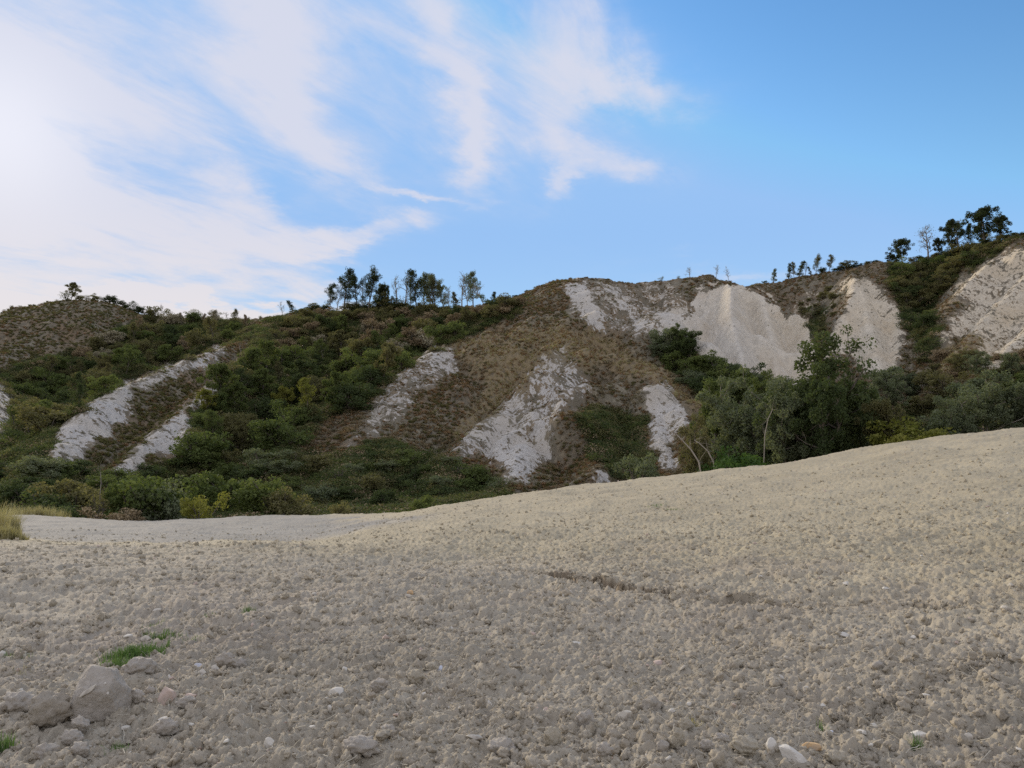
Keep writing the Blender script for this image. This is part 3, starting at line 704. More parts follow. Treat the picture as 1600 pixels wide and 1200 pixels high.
def tubes(segs, k=5):
    """segs: list of (p0, p1, r0, r1)"""
    p0 = np.array([s[0] for s in segs]); p1 = np.array([s[1] for s in segs]); r0 = np.array([s[2] for s in segs]); r1 = np.array([s[3] for s in segs])
    u, v = frame(p1 - p0); a = np.arange(k) * 2 * math.pi / k
    ca, sa = np.cos(a)[None, :, None], np.sin(a)[None, :, None]
    ring = u[:, None] * ca + v[:, None] * sa
    A = p0[:, None] + ring * r0[:, None, None]; B = p1[:, None] + ring * r1[:, None, None]
    V = np.concatenate([A, B], 1).reshape(-1, 3)
    i = np.arange(len(segs))[:, None] * 2 * k; j = np.arange(k)[None, :]; j2 = (j + 1) % k
    return V, np.stack([i + j, i + j2, i + k + j2, i + k + j], -1).reshape(-1, 4)

def branch(p, d, L, r0, r, n=4, bend=.18, lift=.05, r1f=.35):
    segs = []; d = d / np.linalg.norm(d); pts = [p]
    for i in range(n):
        d = d + r.normal(size=3) * bend + np.array([0, 0, lift]); d /= np.linalg.norm(d)
        q = p + d * L / n
        segs.append((p, q, r0 * (1 - (1 - r1f) * i / n), r0 * (1 - (1 - r1f) * (i + 1) / n))); p = q; pts.append(p)
    return segs, pts, d

def make_tree(seed, H, kind, nleaf=2200, leaf=.18, bare=False):
    """returns (trunk verts, faces), (crown verts, faces) of one tree of height H"""
    r = np.random.default_rng(seed); segs = []; tips = []
    if kind == 'shrub':
        ns = r.integers(6, 10)
        for i in range(ns):
            a = r.uniform(0, 6.28); tilt = r.uniform(.1, .75); L = H * r.uniform(.65, 1.0) * (1 - .2 * tilt)
            d = np.array([math.cos(a) * tilt, math.sin(a) * tilt, 1.0])
            s, pts, dd = branch(np.array([0, 0, -.02 * H]), d, L * .8, .018 * H, r, 5, .14, .02)
            segs += s; tips.append((pts[-1], .17 * H))
            for f in (1, 2, 3, 4):
                a2 = r.uniform(0, 6.28); d2 = np.array([math.cos(a2), math.sin(a2), r.uniform(-.15, .7)])
                s2, p2, _ = branch(pts[f], d2, H * r.uniform(.16, .34), .007 * H, r, 3, .2, .05)
                segs += s2; tips.append((p2[-1], H * r.uniform(.10, .17)))
    else:
        prof = {'locust': (.27, .31), 'oak': (.22, .44), 'poplar': (.12, .15), 'loose': (.25, .36)}[kind]
        cb, sp = prof; nt = 1 if kind != 'loose' else 3
        for k_ in range(nt):
            a = r.uniform(0, 6.28); d = np.array([math.cos(a), math.sin(a), 0]) * (.06 if nt == 1 or k_ == 0 else .34) + np.array([0, 0, 1.0])
            Hk = H * (1 if k_ == 0 else r.uniform(.6, .85)); nn = 9
            s, pts, _ = branch(np.array([0, 0, -.05 * H]), d, Hk * .97, .019 * H, r, nn, .07, .12, .22); segs += s
            tips.append((pts[-1], .07 * H)); tips.append((pts[-2], .08 * H))
            nl = {'locust': 15, 'oak': 17, 'poplar': 16, 'loose': 9}[kind]
            for i in range(nl):
                f = cb + (1 - cb) * (i + r.uniform(0, 1)) / nl; f = min(f, .97); x = f * nn; i0 = int(x)
                p = pts[i0] + (pts[min(i0 + 1, nn)] - pts[i0]) * (x - i0)
                q = (f - cb) / (1 - cb)
                w = {'locust': .45 + .55 * math.sin(math.pi * min(q * .9 + .25, 1)), 'oak': math.sin(math.pi * (q * .72 + .22)), 'poplar': 1 - .6 * q, 'loose': .5 + .6 * math.sin(math.pi * q)}[kind]
                a = i * 2.4 + r.uniform(-.5, .5); L = sp * H * w * r.uniform(.6, 1.15)
                d = np.array([math.cos(a), math.sin(a), r.uniform(.5, 1.5) if kind in ('locust', 'oak') else r.uniform(.25, .9)])
                s, bp, bd_ = branch(p, d, L, .008 * H, r, 4, .2, .08); segs += s; tips.append((bp[-1], H * r.uniform(.05, .085))); tips.append((bp[2], H * r.uniform(.04, .07)))
                for b_ in range(3 if kind != 'poplar' else 2):
                    j = r.integers(1, 4); dd = bd_ + r.normal(size=3) * .8
                    s2, b2, _ = branch(bp[j], dd, L * r.uniform(.35, .6), .004 * H, r, 3, .25, .08); segs += s2; tips.append((b2[-1], H * r.uniform(.04, .085)))
                    if bare:
                        for _ in range(3):
                            s3, _, _ = branch(b2[r.integers(1, 3)], r.normal(size=3) + np.array([0, 0, .5]), L * .3, .0022 * H, r, 2, .2, .1); segs += s3
    T = tubes(segs)
    c = np.array([t_[0] for t_ in tips]); rad = np.array([t_[1] for t_ in tips])
    if bare:
        nleaf = int(nleaf * .10)
    w = rad ** 2; w *= r.uniform(.15, 1.0, len(w)); w /= w.sum()
    idx = r.choice(len(c), nleaf, p=w); o = r.normal(size=(nleaf, 3)); o /= np.linalg.norm(o, axis=1, keepdims=True)
    o *= (r.uniform(.25, 1.0, nleaf) ** .6)[:, None]; o[:, 2] *= .7 if kind == 'shrub' else 1.05
    pos = c[idx] + o * rad[idx][:, None]
    pos[:, 2] = np.abs(pos[:, 2])
    return T, leaves(pos, leaf, r, o)

def tuft(seed, H, n, kind):
    """small plant: blades or twiggy strokes from a common foot, or a leafy mound"""
    r = np.random.default_rng(seed)
    if kind == 'mound':
        o = r.normal(size=(n, 3)); o /= np.linalg.norm(o, axis=1, keepdims=True); o[:, 2] = np.abs(o[:, 2])
        lum = 1 + .25 * np.sin(o[:, 0] * 5 + seed) * np.sin(o[:, 1] * 6)
        pos = o * np.array([H * 1.0, H * 1.0, H * .75]) * (r.uniform(.55, 1.0, n) * lum)[:, None]
        return leaves(pos, .17 * H, r, o)
    a = r.uniform(0, 6.28, n); tl = {'grass': .55, 'twig': 1.1, 'fan': .8}[kind] * r.uniform(.1, 1, n)
    L = H * r.uniform(.5, 1.1, n); b = np.stack([np.cos(a), np.sin(a), 0 * a], -1)
    foot = b * (r.uniform(0, .28, n) * H)[:, None]
    d = b * tl[:, None] + np.array([0, 0, 1.0]); d /= np.linalg.norm(d, axis=1, keepdims=True)
    mid = foot + d * (L * .55)[:, None]
    d2 = d + b * .35 * (1 if kind == 'grass' else .1) + (r.normal(size=(n, 3)) * .3 if kind == 'twig' else 0)
    tip = mid + d2 / np.linalg.norm(d2, axis=1, keepdims=True) * (L * .45)[:, None]
    side = np.stack([-np.sin(a), np.cos(a), 0 * a], -1) * (H * {'grass': .016, 'twig': .05, 'fan': .03}[kind])
    V = np.stack([foot - side, foot + side, mid + side * .8, mid - side * .8, tip + side * .15, tip - side * .15], 1).reshape(-1, 3)
    i = np.arange(n)[:, None] * 6
    return V, np.concatenate([i + [0, 1, 2, 3], i + [3, 2, 4, 5]], 0)

from mathutils import noise as mn
import bmesh
def ico(sub):
    bm = bmesh.new(); bmesh.ops.create_icosphere(bm, subdivisions=sub, radius=1)
    V = np.array([v.co[:] for v in bm.verts]); Fc = np.array([[v.index for v in f.verts] for f in bm.faces]); bm.free()
    return V, Fc
ICO = {k_: ico(k_) for k_ in (1, 2, 3, 4, 5)}
def stone(seed, sub=3, dims=(1, 1, .6), planes=14, lump=.04):
    r = np.random.default_rng(seed); V, Fc = ICO[sub]
    N = r.normal(size=(planes, 3)); N /= np.linalg.norm(N, axis=1, keepdims=True); D = r.uniform(.62, .95, planes)
    dt = V @ N.T; rad = np.where(dt > .05, D / np.maximum(dt, .05), 9).min(1); rad = np.minimum(rad, 1.15)
    P = V * rad[:, None]
    P = np.array([Vector(p) * (1 + lump * mn.fractal(Vector(p) * 2.2 + Vector((seed, 0, 0)), 1.0, 2.0, 3)) for p in P])
    return P * np.array(dims), Fc
def clod(seed, sub=3, dims=(1, 1, .75), amp=.28):
    V, Fc = ICO[sub]; off = Vector((seed * 3.1, seed * 1.7, 0))
    P = []
    for p in V:
        p = Vector(p); c = p * (.8 + amp * .75 * mn.fractal(p * 1.5 + off, .75, 2.2, 6))
        d = mn.voronoi(p * 2.3 + off)[0]; c *= 1 + .42 * (.45 - d[0])
        P.append(c)
    return np.array(P) * np.array(dims), Fc

# ------------------------------------------------------------------ scattering (only for what nobody could count)
def scatter(name, protos, pts, rot, scl, pick, label, cat):
    col = bpy.data.collections.new(name + '_source')
    for i, (me_, _) in enumerate(protos):
        po = bpy.data.objects.new('%s_source_%02d' % (name, i), me_); col.objects.link(po)
    me = bpy.data.meshes.new(name); me.vertices.add(len(pts)); me.vertices.foreach_set('co', np.ascontiguousarray(pts, np.float32).ravel())
    for nm, ar, ty, key in (('rot', rot, 'FLOAT_VECTOR', 'vector'), ('scl', scl, 'FLOAT_VECTOR', 'vector')):
        a = me.attributes.new(nm, ty, 'POINT'); a.data.foreach_set(key, np.ascontiguousarray(ar, np.float32).ravel())
    a = me.attributes.new('pick', 'INT', 'POINT'); a.data.foreach_set('value', np.ascontiguousarray(pick, np.int32))
    o = link(name, me)
    g = bpy.data.node_groups.new(name, 'GeometryNodeTree')
    g.interface.new_socket('Geometry', in_out='INPUT', socket_type='NodeSocketGeometry'); g.interface.new_socket('Geometry', in_out='OUTPUT', socket_type='NodeSocketGeometry')
    gi = g.nodes.new('NodeGroupInput'); go = g.nodes.new('NodeGroupOutput')
    ci = g.nodes.new('GeometryNodeCollectionInfo'); ci.inputs['Collection'].default_value = col; ci.inputs['Separate Children'].default_value = True
    ip = g.nodes.new('GeometryNodeInstanceOnPoints'); ip.inputs['Pick Instance'].default_value = True
    def na(nm, ty):
        n = g.nodes.new('GeometryNodeInputNamedAttribute'); n.data_type = ty; n.inputs[0].default_value = nm
        return n.outputs['Attribute']
    g.links.new(gi.outputs[0], ip.inputs['Points']); g.links.new(ci.outputs[0], ip.inputs['Instance'])
    g.links.new(na('pick', 'INT'), ip.inputs['Instance Index'])
    er = g.nodes.new('FunctionNodeEulerToRotation'); g.links.new(na('rot', 'FLOAT_VECTOR'), er.inputs[0]); g.links.new(er.outputs[0], ip.inputs['Rotation'])
    g.links.new(na('scl', 'FLOAT_VECTOR'), ip.inputs['Scale']); g.links.new(ip.outputs[0], go.inputs[0])
    md = o.modifiers.new('scatter', 'NODES'); md.node_group = g
    return tag(o, label, cat, None, 'stuff')

def proto(name, vf, mat, smooth=False):
    return (mesh_np(name, vf[0], vf[1], [mat], smooth), 0)

def polar(n, r0, r1, azd=46.0, p=1.0):
    R = r0 * (r1 / r0) ** (rng.uniform(0, 1, n) ** p); A = np.radians(rng.uniform(-azd, azd, n))
    return R * np.sin(A), R * np.cos(A), R

# field: loose clods, gravel, straw
pr = [proto('clod_a%d' % i, clod(i + 1, 3, (1, .8 + .12 * (i % 3), .72), .62), M_CLOD, True) for i in range(8)]
n = 75000; x, y, R = polar(n, 2.8, 34)
keep = fbm(x * .6, y * .6, 3, 401) + .45 + .25 * rng.normal(size=n) > 0; x, y, R = x[keep], y[keep], R[keep]; n = len(x)
s = np.minimum(.005 + .010 * rng.pareto(2.5, n), .046) * (1 + .002 * R)
z = fgrid(x, y) + s * .12
scatter('loose_clods', pr, np.stack([x, y, z], -1), rng.uniform(0, 6.28, (n, 3)) * [.3, .3, 1], s[:, None] * rng.uniform(.8, 1.2, (n, 3)), rng.integers(0, 8, n), 'loose crumbs and clods of dry clay strewn over the ploughed field', 'clods')
cx, cy = [], []
for pts, dep, hw in CR3:
    for i in range(len(pts) - 1):
        L_ = math.dist(pts[i][:2], pts[i + 1][:2]); m_ = int(L_ * (420 if dep > .1 else 200))
        t_ = rng.uniform(0, 1, m_); cx.append(pts[i][0] + (pts[i + 1][0] - pts[i][0]) * t_ + rng.normal(0, .05, m_)); cy.append(pts[i][1] + (pts[i + 1][1] - pts[i][1]) * t_ + rng.normal(.02, .085, m_))
x = np.concatenate(cx); y = np.concatenate(cy); n = len(x); s = np.minimum(.008 + .012 * rng.pareto(2.4, n), .05); z = fgrid(x, y) + s * .2
scatter('gully_crumbs', pr, np.stack([x, y, z], -1), rng.uniform(0, 6.28, (n, 3)), s[:, None] * rng.uniform(.7, 1.3, (n, 3)), rng.integers(0, 8, n), 'broken clay crumbs in and along the washed-out gully', 'clods')
pr = [proto('chip_%d' % i, stone(i + 50, 2, (1, .7, .45), 10), (M_PEB, M_PEBW, M_PEBP)[i % 3]) for i in range(6)]
n = 5200; x, y, R = polar(n, 2.8, 45)
s = np.minimum(.0035 + .004 * rng.pareto(2.5, n), .02) * (1 + .05 * R); z = fgrid(x, y) + s * .3
scatter('gravel', pr, np.stack([x, y, z], -1), rng.uniform(0, 6.28, (n, 3)) * [.2, .2, 1], np.repeat(s[:, None], 3, 1), rng.integers(0, 6, n), 'small pale stone chips scattered through the soil', 'gravel')
def straw_piece(seed):
    r = np.random.default_rng(seed); p = np.array([0, 0, 0.0]); d = np.array([1, 0, .15]); segs = []
    for i in range(4):
        d = d + r.normal(size=3) * .18; d /= np.linalg.norm(d); segs.append((p, p + d * .25, .018, .018)); p = p + d * .25
    V, Fq = tubes(segs, 3); return V - [.5, 0, 0], Fq
pr = [proto('straw_%d' % i, straw_piece(i), M_STRAW) for i in range(6)]
n = 19000; x, y, R = polar(n, 2.8, 16)
keep = fbm(x * .9, y * .9, 3, 411) - .05 + .22 * rng.normal(size=n) > 0; x, y, R = x[keep], y[keep], R[keep]; n = len(x)
s = rng.uniform(.03, .13, n); z = fgrid(x, y) + .008
scatter('straw', pr, np.stack([x, y, z], -1), np.stack([rng.normal(0, .35, n), rng.normal(0, .3, n), rng.uniform(0, 6.28, n)], -1), np.repeat(s[:, None], 3, 1), rng.integers(0, 6, n), 'bits of dry straw and roots lying in the soil', 'straw')

# hillside scrub, chosen by what grows where
def slope_pts(n, r0, r1, azd=46.0, p=.85):
    x, y, R = polar(n, r0, r1, azd, p); return x, y, R, hgrid(x, y)
x, y, R, z = slope_pts(285000, 48, 235)
e = .6; nz = np.stack([-(hgrid(x + e, y) - z) / e, -(hgrid(x, y + e) - z) / e, np.ones_like(z)], -1); nz /= np.linalg.norm(nz, axis=1, keepdims=True)
facing = (nz * np.stack([-x, -y, EYE - z], -1)).sum(1) > -6
cl, gr, dr = [hgrid(x, y, k_) for k_ in range(3)]
u = rng.uniform(0, 1, len(x)); pn = fbm(x / 7, y / 7, 3, 421); pn2 = fbm(x / 2.5, y / 2.5, 2, 423)
pc = fbm(x / 1.6, y / 1.6, 3, 425)
keepc = facing & (u * .55 + pc * 1.15 + .22 > np.clip(cl * 1.32, 0, 1.3) - .6 * (cl < .03))
x, y, z, cl, gr, dr, pn, pn2, nz, R = [a[keepc] for a in (x, y, z, cl, gr, dr, pn, pn2, nz, R)]
u = rng.uniform(0, 1, len(x))
isg = gr + .35 * pn + .2 * (u - .5) > .5
isd = ~isg & (dr * .62 + .42 * pn + .3 * pn2 + .35 * (u - .5) > .45)
rest = ~isg & ~isd
def up_rot(n_, tl=.5):
    return np.stack([-np.arcsin(np.clip(n_[:, 1], -1, 1)) * tl, np.arcsin(np.clip(n_[:, 0], -1, 1)) * tl, rng.uniform(0, 6.28, len(n_))], -1)
sel = rest
far = np.degrees(np.arctan2(x[sel], y[sel])) < -20
pr = [proto('scrub_%d' % i, tuft(i + 10, 1.0, 70, 'twig'), (L_HEATH, L_HEATH, L_BROWN, L_BROWN, L_RUST, L_OLIVE)[i]) for i in range(6)]
n = sel.sum(); pk = np.clip(np.floor(2.8 + 2.4 * pn[sel] + 1.6 * rng.normal(size=n) + .9 * (np.arctan2(x[sel], y[sel]) < .1)), 0, 5); pk = np.where(far & (rng.uniform(size=n) < .6), 5, pk)
s = rng.uniform(.14, .44, n) * (1 - .55 * np.clip(cl[sel] * 1.5, 0, 1)) * (.7 + R[sel] / 330)
scatter('scrub', pr, np.stack([x, y, z - .04], -1)[sel], up_rot(nz[sel]), s[:, None] * np.array([1.25, 1.25, .8]), pk, 'low grey and brown scrub covering the eroded slopes', 'scrub')
sel = isd; n = sel.sum()
pr = [proto('drygrass_%d' % i, tuft(i + 20, 1.0, 60, 'grass'), (L_STRAW, L_SEED, L_RUST)[i % 3]) for i in range(6)]
s = rng.uniform(.2, .45, n) * (.7 + R[sel] / 330)
scatter('dry_grass', pr, np.stack([x, y, z - .04], -1)[sel], up_rot(nz[sel]), s[:, None] * np.array([1.3, 1.3, .9]), rng.integers(0, 6, n), 'tawny dry grass along the spur crests', 'grass')
sel = isg; n = sel.sum()
pr = [proto('growth_%d' % i, tuft(i + 30, 1.0, 150, 'mound'), (L_OLIVE, L_DARK, L_MID, L_OLIVE, L_DARK, L_BROWN)[i]) for i in range(6)]
s = rng.uniform(.35, .95, n) * (.75 + R[sel] / 400)
scatter('undergrowth', pr, np.stack([x, y, z - .05], -1)[sel], up_rot(nz[sel], .4), s[:, None] * np.array([1.2, 1.2, 1.0]), np.clip(np.floor(2.6 + 3 * pn[sel] + 1.5 * rng.normal(size=n)), 0, 5), 'brambles and low green growth filling the gullies and the foot of the slope', 'undergrowth')

# ------------------------------------------------------------------ trees and shrubs, one object each
PROTO = {}
def plant_proto(key, seed, H, kind, nleaf, leaf, bare=False):
    T, L = make_tree(seed, H, kind, nleaf, leaf, bare)
    PROTO[key] = (mesh_np(key + '_trunk', T[0], T[1], [M_BARK]), mesh_np(key + '_crown', L[0], L[1], [L_MID], False), H)
for i in range(4): plant_proto('locust%d' % i, 100 + i, 8, 'locust', 4600, .19)
for i in range(3): plant_proto('oak%d' % i, 110 + i, 7, 'oak', 9500, .21)
for i in range(3): plant_proto('poplar%d' % i, 120 + i, 5, 'poplar', 1300, .20)
for i in range(3): plant_proto('bare%d' % i, 130 + i, 7, 'locust', 1800, .16, True)
for i in range(4): plant_proto('shrub%d' % i, 140 + i, 3, 'shrub', 3600, .15)
for i in range(3): plant_proto('loose%d' % i, 150 + i, 7, 'loose', 15000, .18)
for i in range(2): plant_proto('thin%d' % i, 160 + i, 3, 'shrub', 650, .14)

def plant(key, name, loc, H, width, leafm, label, cat, group=None, rot=None, lean=(0, 0), bark=M_BARK, crown='crown', trunk='trunk'):
    tm, cm, H0 = PROTO[key]; s = H / H0
    e = bpy.data.objects.new(name, None); C.objects.link(e); e.location = loc; e.empty_display_size = .3
    e.rotation_euler = (lean[0], lean[1], rng.uniform(0, 6.28) if rot is None else rot); e.scale = (s * width, s * width, s)
    tag(e, label, cat, group)
    for nm, me_, mt in ((trunk, tm, bark), (crown, cm, leafm)):
        o = bpy.data.objects.new(nm, me_); C.objects.link(o); o.parent = e
        o.material_slots[0].link = 'OBJECT'; o.material_slots[0].material = mt
    return e

SKR = np.geomspace(95, 250, 700)
def skyline(px):
    """the point of the hill that forms the skyline in this direction"""
    a = math.atan2(*[float(v) for v in ray(px, 450)[:2]])
    x = np.sin(a) * SKR; y = np.cos(a) * SKR; z = hgrid(x, y); k_ = int(((z - EYE) / SKR).argmax())
    return np.array([x[k_], y[k_], z[k_]]), SKR[k_]

def on_sky(px, top, key, width=1.0, leafm=L_DARK, label='', cat='tree', name='tree', group=None, back=0.0, **kw):
    p, R = skyline(px); 
    if back: p = np.array([p[0] * (1 + back / R), p[1] * (1 + back / R), 0]); p[2] = float(hgrid(p[0], p[1])); R += back
    _, y0 = proj(*p); H = max((y0 - top) / F * R * .98, .8)
    kw.setdefault('crown', 'crown'); p[2] -= .1
    return plant(key, name, p, H, width, leafm, label, cat, group, **kw)

G1 = 'trees standing on the middle skyline'
for a in [
 (515, 441, 'locust0', 1.0, L_RIDGE, 'leftmost tree of the row on the middle skyline, shorter and leaning left', (0, -.22)),
 (538, 416, 'locust1', 1.0, L_RIDGE, 'tall dark leafy tree, tallest at the left end of the middle skyline row'),
 (556, 428, 'locust2', 1.0, L_RIDGE, 'slim leafy tree squeezed between two tall dark trees, left end of the row'),
 (576, 417, 'locust3', 1.0, L_RIDGE, 'tall dark tree with a tufted top, third tall one from the row left end'),
 (597, 443, 'oak0', .85, L_RIDGE, 'lower rounded tree just right of the tall dark trees on the middle skyline'),
 (610, 452, 'poplar0', 1.5, L_OLIVE, 'small narrow tree left of the bare pale tree on the middle skyline'),
 (620, 428, 'bare0', .8, L_GREY, 'thin leafless tree beside the taller bare tree on the middle skyline', (0, 0), True),
 (631, 418, 'bare1', .85, L_GREY, 'tall pale leafless tree in the middle of the skyline row', (0, 0), True),
 (651, 419, 'locust1', 1.0, L_RIDGE, 'slender tree with a rounded dark top right of the bare tree'),
 (664, 422, 'locust0', .95, L_GREY, 'slim grey-green tree of the row, between a rounded and an egg shaped top'),
 (683, 424, 'locust2', 1.0, L_OLIVE, 'leafy tree with an egg shaped upper crown right of the rounded one'),
 (693, 436, 'locust3', .9, L_GREY, 'shorter thin tree on the skyline left of the open gap in the row'),
 (702, 444, 'bare2', .8, L_GREY, 'short spindly tree left of the semi-bare pair on the middle skyline', (0, 0), True),
 (722, 423, 'bare0', 1.1, L_GREY, 'half bare tall tree left of the tree with a round pale top', (0, 0), True),
 (740, 419, 'locust1', 1.0, L_GREY, 'tall tree with a thin grey-green round top near the right end of the row'),
 (756, 433, 'bare1', 1.2, L_GREY, 'bare branched tree leaning right near the right end of the row', (0, .25), True),
 (770, 451, 'poplar1', 1.6, L_RIDGE, 'small leafy tree next to last at the right end of the middle row'),
 (527, 436, 'bare2', .8, L_OLIVE, 'thin half bare stem between the leaning tree and the first tall dark tree', (0, -.06), True),
 (566, 440, 'bare0', .8, L_OLIVE, 'thin twiggy stem in the gap between the two tallest dark trees', (0, 0), True),
 (588, 440, 'locust0', .8, L_GREY, 'slender greyish tree right of the tufted dark tree', (0, .1)),
 (641, 434, 'bare0', .7, L_GREY, 'short leafless stem right of the tall pale leafless tree', (0, .08), True),
 (674, 430, 'locust3', .8, L_GREY, 'narrow grey-green tree left of the egg shaped crown', (0, -.05)),
 (731, 432, 'bare2', .8, L_GREY, 'thin stem between the half bare tree and the round-topped one', (0, .05), True),
 (712, 450, 'poplar1', 1.3, L_OLIVE, 'small pointed tree in the open gap of the middle skyline row', (0, 0)),
 (780, 462, 'poplar2', 1.8, L_MID, 'last small pointed tree at the right end of the middle skyline row')]:
    on_sky(a[0], a[1], a[2], a[3], a[4], a[5], 'tree', 'ridge_tree', G1, lean=a[6] if len(a) > 6 else (0, 0), bark=M_PALE if len(a) > 7 else M_BARK)
GS = 'low shrubs along the middle skyline'
for i, px in enumerate([486, 497, 508, 548, 567, 588, 604, 618, 632, 646, 660, 674, 690, 706, 722, 748, 764, 790, 806, 824]):
    on_sky(px, -5 + [478, 474, 476, 470, 472, 470, 462, 466, 470, 476, 474, 470, 476, 478, 480, 478, 470, 468, 466, 462][i], 'shrub%d' % (i % 4), 1.9, (L_RIDGE, L_OLIVE)[i % 2],
           ('dark' if i % 2 == 0 else 'olive') + ' low shrub under the middle skyline row, ' + ('at its far left', 'below its leaning left tree', 'below its tallest dark trees', 'between the dark trees and the bare one', 'under the rounded crowns', 'in the gap right of the rounded crowns', 'at its right end', 'beyond its right end')[min(7, int((px - 480) / 42))], 'shrub', 'ridge_shrub', GS, crown='foliage', trunk='stem')
for a in [
 (442, 471, 'bare2', 1.0, L_GREY, 'bare sapling leaning left of the small leafy tree, left of the middle row', 'tree', True),
 (458, 467, 'poplar1', 1.9, L_RIDGE, 'small bushy pointed tree alone left of the middle skyline row', 'tree'),
 (472, 482, 'thin0', 1.3, L_GREY, 'wispy low shrub right of the small pointed tree on the skyline', 'shrub'),
 (408, 491, 'thin1', 1.3, L_GREY, 'tiny wispy shrub on the skyline dip left of centre', 'shrub'),
 (835, 450, 'thin0', 1.0, L_GREY, 'faint wispy shrub on the left flank of the central knoll', 'shrub'),
 (112, 444, 'oak1', 1.3, L_OLIVE, 'rounded small tree on the very top of the far left hill', 'tree'),
 (104, 452, 'thin1', 1.4, L_GREY, 'thin shrub leaning at the left of the rounded tree on the far left hill', 'shrub'),
 (253, 476, 'bare0', 1.0, L_GREY, 'tiny bare sapling just right of the far left hill', 'tree', True),
 (308, 476, 'thin0', 1.3, L_OLIVE, 'left one of two feathery shrubs in the skyline dip beyond the left spurs', 'shrub'),
 (336, 479, 'thin1', 1.3, L_OLIVE, 'right one of two feathery shrubs in the skyline dip beyond the left spurs', 'shrub'),
 (357, 487, 'bare1', 1.3, L_GREY, 'low bare shrub right of the two feathery shrubs in the skyline dip', 'shrub', True),
 (371, 485, 'bare2', 1.2, L_GREY, 'thin leafless sapling at the right end of the skyline dip', 'tree', True),
 (1034, 428, 'thin1', 1.0, L_GREY, 'pale feathery shrub at the left lip of the hollow on the knoll', 'shrub'),
 (1060, 428, 'thin0', 1.3, L_GREY, 'faint low shrub on the knoll above the hollow', 'shrub'),
 (1078, 416, 'bare0', 1.8, L_GREY, 'flat-topped wispy shrub on top of the knoll right of the hollow', 'shrub', True),
 (1119, 411, 'bare1', .9, L_SEED, 'left one of two pale saplings above the white cliff', 'tree', True),
 (1139, 415, 'bare2', .9, L_SEED, 'right one of two pale saplings above the white cliff', 'tree', True),
 (1208, 417, 'poplar0', 1.3, L_GREY, 'lone narrow sapling left of the row of slender trees', 'tree'),
 (1195, 436, 'shrub1', 1.3, L_RIDGE, 'small dark bush on the skyline right of the white cliff top', 'shrub'),
 (1412, 375, 'oak2', 1.15, L_RIDGE, 'rounded leafy tree above the dark gully, left of the leafless tree', 'tree'),
 (1392, 393, 'loose0', 1.2, L_RIDGE, 'low wide tree at the left foot of the rounded tree on the right skyline', 'tree'),
 (1452, 355, 'bare0', 1.5, L_GREY, 'leafless tree with a crooked pale trunk on the right skyline', 'tree', True),
 (1470, 374, 'oak0', .9, L_RIDGE, 'small dark tree between the leafless tree and the dense upright one', 'tree'),
 (1487, 350, 'oak1', .95, L_RIDGE, 'dense upright dark tree on the right skyline', 'tree'),
 (1503, 345, 'bare2', 1.4, L_GREY, 'thin bare tree between the dense upright tree and the largest crown', 'tree', True),
 (1517, 352, 'locust2', 1.0, L_RIDGE, 'slender dark tree just left of the largest crown on the right skyline', 'tree'),
 (1542, 330, 'oak2', 1.15, L_RIDGE, 'largest and highest tree on the right skyline with a broad dark crown', 'tree'),
 (1571, 342, 'oak0', 1.2, L_RIDGE, 'paler tree just right of the largest crown on the right skyline', 'tree')]:
    b_ = len(a) > 7
    on_sky(a[0], a[1], a[2], a[3], a[4], a[5], a[6], 'skyline_tree' if a[6] == 'tree' else 'skyline_shrub', None, bark=M_PALE if b_ else M_BARK, crown='crown' if a[6] == 'tree' else 'foliage', trunk='trunk' if a[6] == 'tree' else 'stem')
for i, (px, tp) in enumerate([(1232, 410), (1241, 405), (1250, 406), (1259, 406), (1267, 409), (1275, 401), (1286, 408), (1296, 400)]):
    on_sky(px, tp + (0, 4, -2, 3, 6, -3, 4, -2)[i], ('poplar0', 'locust1', 'poplar1', 'bare1', 'poplar2', 'locust3', 'shrub0', 'locust0')[i], (1.2, .8, 1.5, 1.2, 1.3, .9, 1.2, 1.0)[i], (L_RIDGE, L_OLIVE)[i % 2],
           ('slender dark tree at the left end', 'thin-topped olive tree, second from left', 'bushier upright dark tree, third from left', 'bare twiggy tree left of the middle', 'narrow low tree right of the middle', 'tallest slim tree, third from right', 'bushy shrub-like one, second from right', 'leaning open tree at the right end')[i] + ' of the slender row above the cliff-side slope',
           'tree', 'slender_tree', 'row of slender little trees on the skyline', lean=(0, (0, .1, -.08, .05, 0, -.1, 0, .12)[i]))
for i, (px, tp) in enumerate([(1312, 412), (1325, 404), (1338, 408), (1357, 407), (1369, 411)]):
    on_sky(px, tp, 'shrub%d' % (i % 4), 2.0, (L_RIDGE, L_OLIVE)[i % 2], 'wide dark bush on the skyline above the white pyramid', 'shrub', 'ridge_shrub', 'dark bushes above the white pyramid', crown='foliage', trunk='stem')
for i, (px, tp) in enumerate([(1402, 402), (1432, 398), (1445, 395), (1462, 393), (1480, 388), (1496, 383), (1512, 378), (1530, 372), (1550, 368), (1566, 362), (1582, 360), (1596, 360), (1612, 355)]):
    on_sky(px, tp, 'shrub%d' % (i % 4), 1.6, (L_RIDGE, L_OLIVE)[i % 2], 'dark bush under the trees on the right skyline', 'shrub', 'ridge_shrub', 'bushes on the right skyline', crown='foliage', trunk='stem')
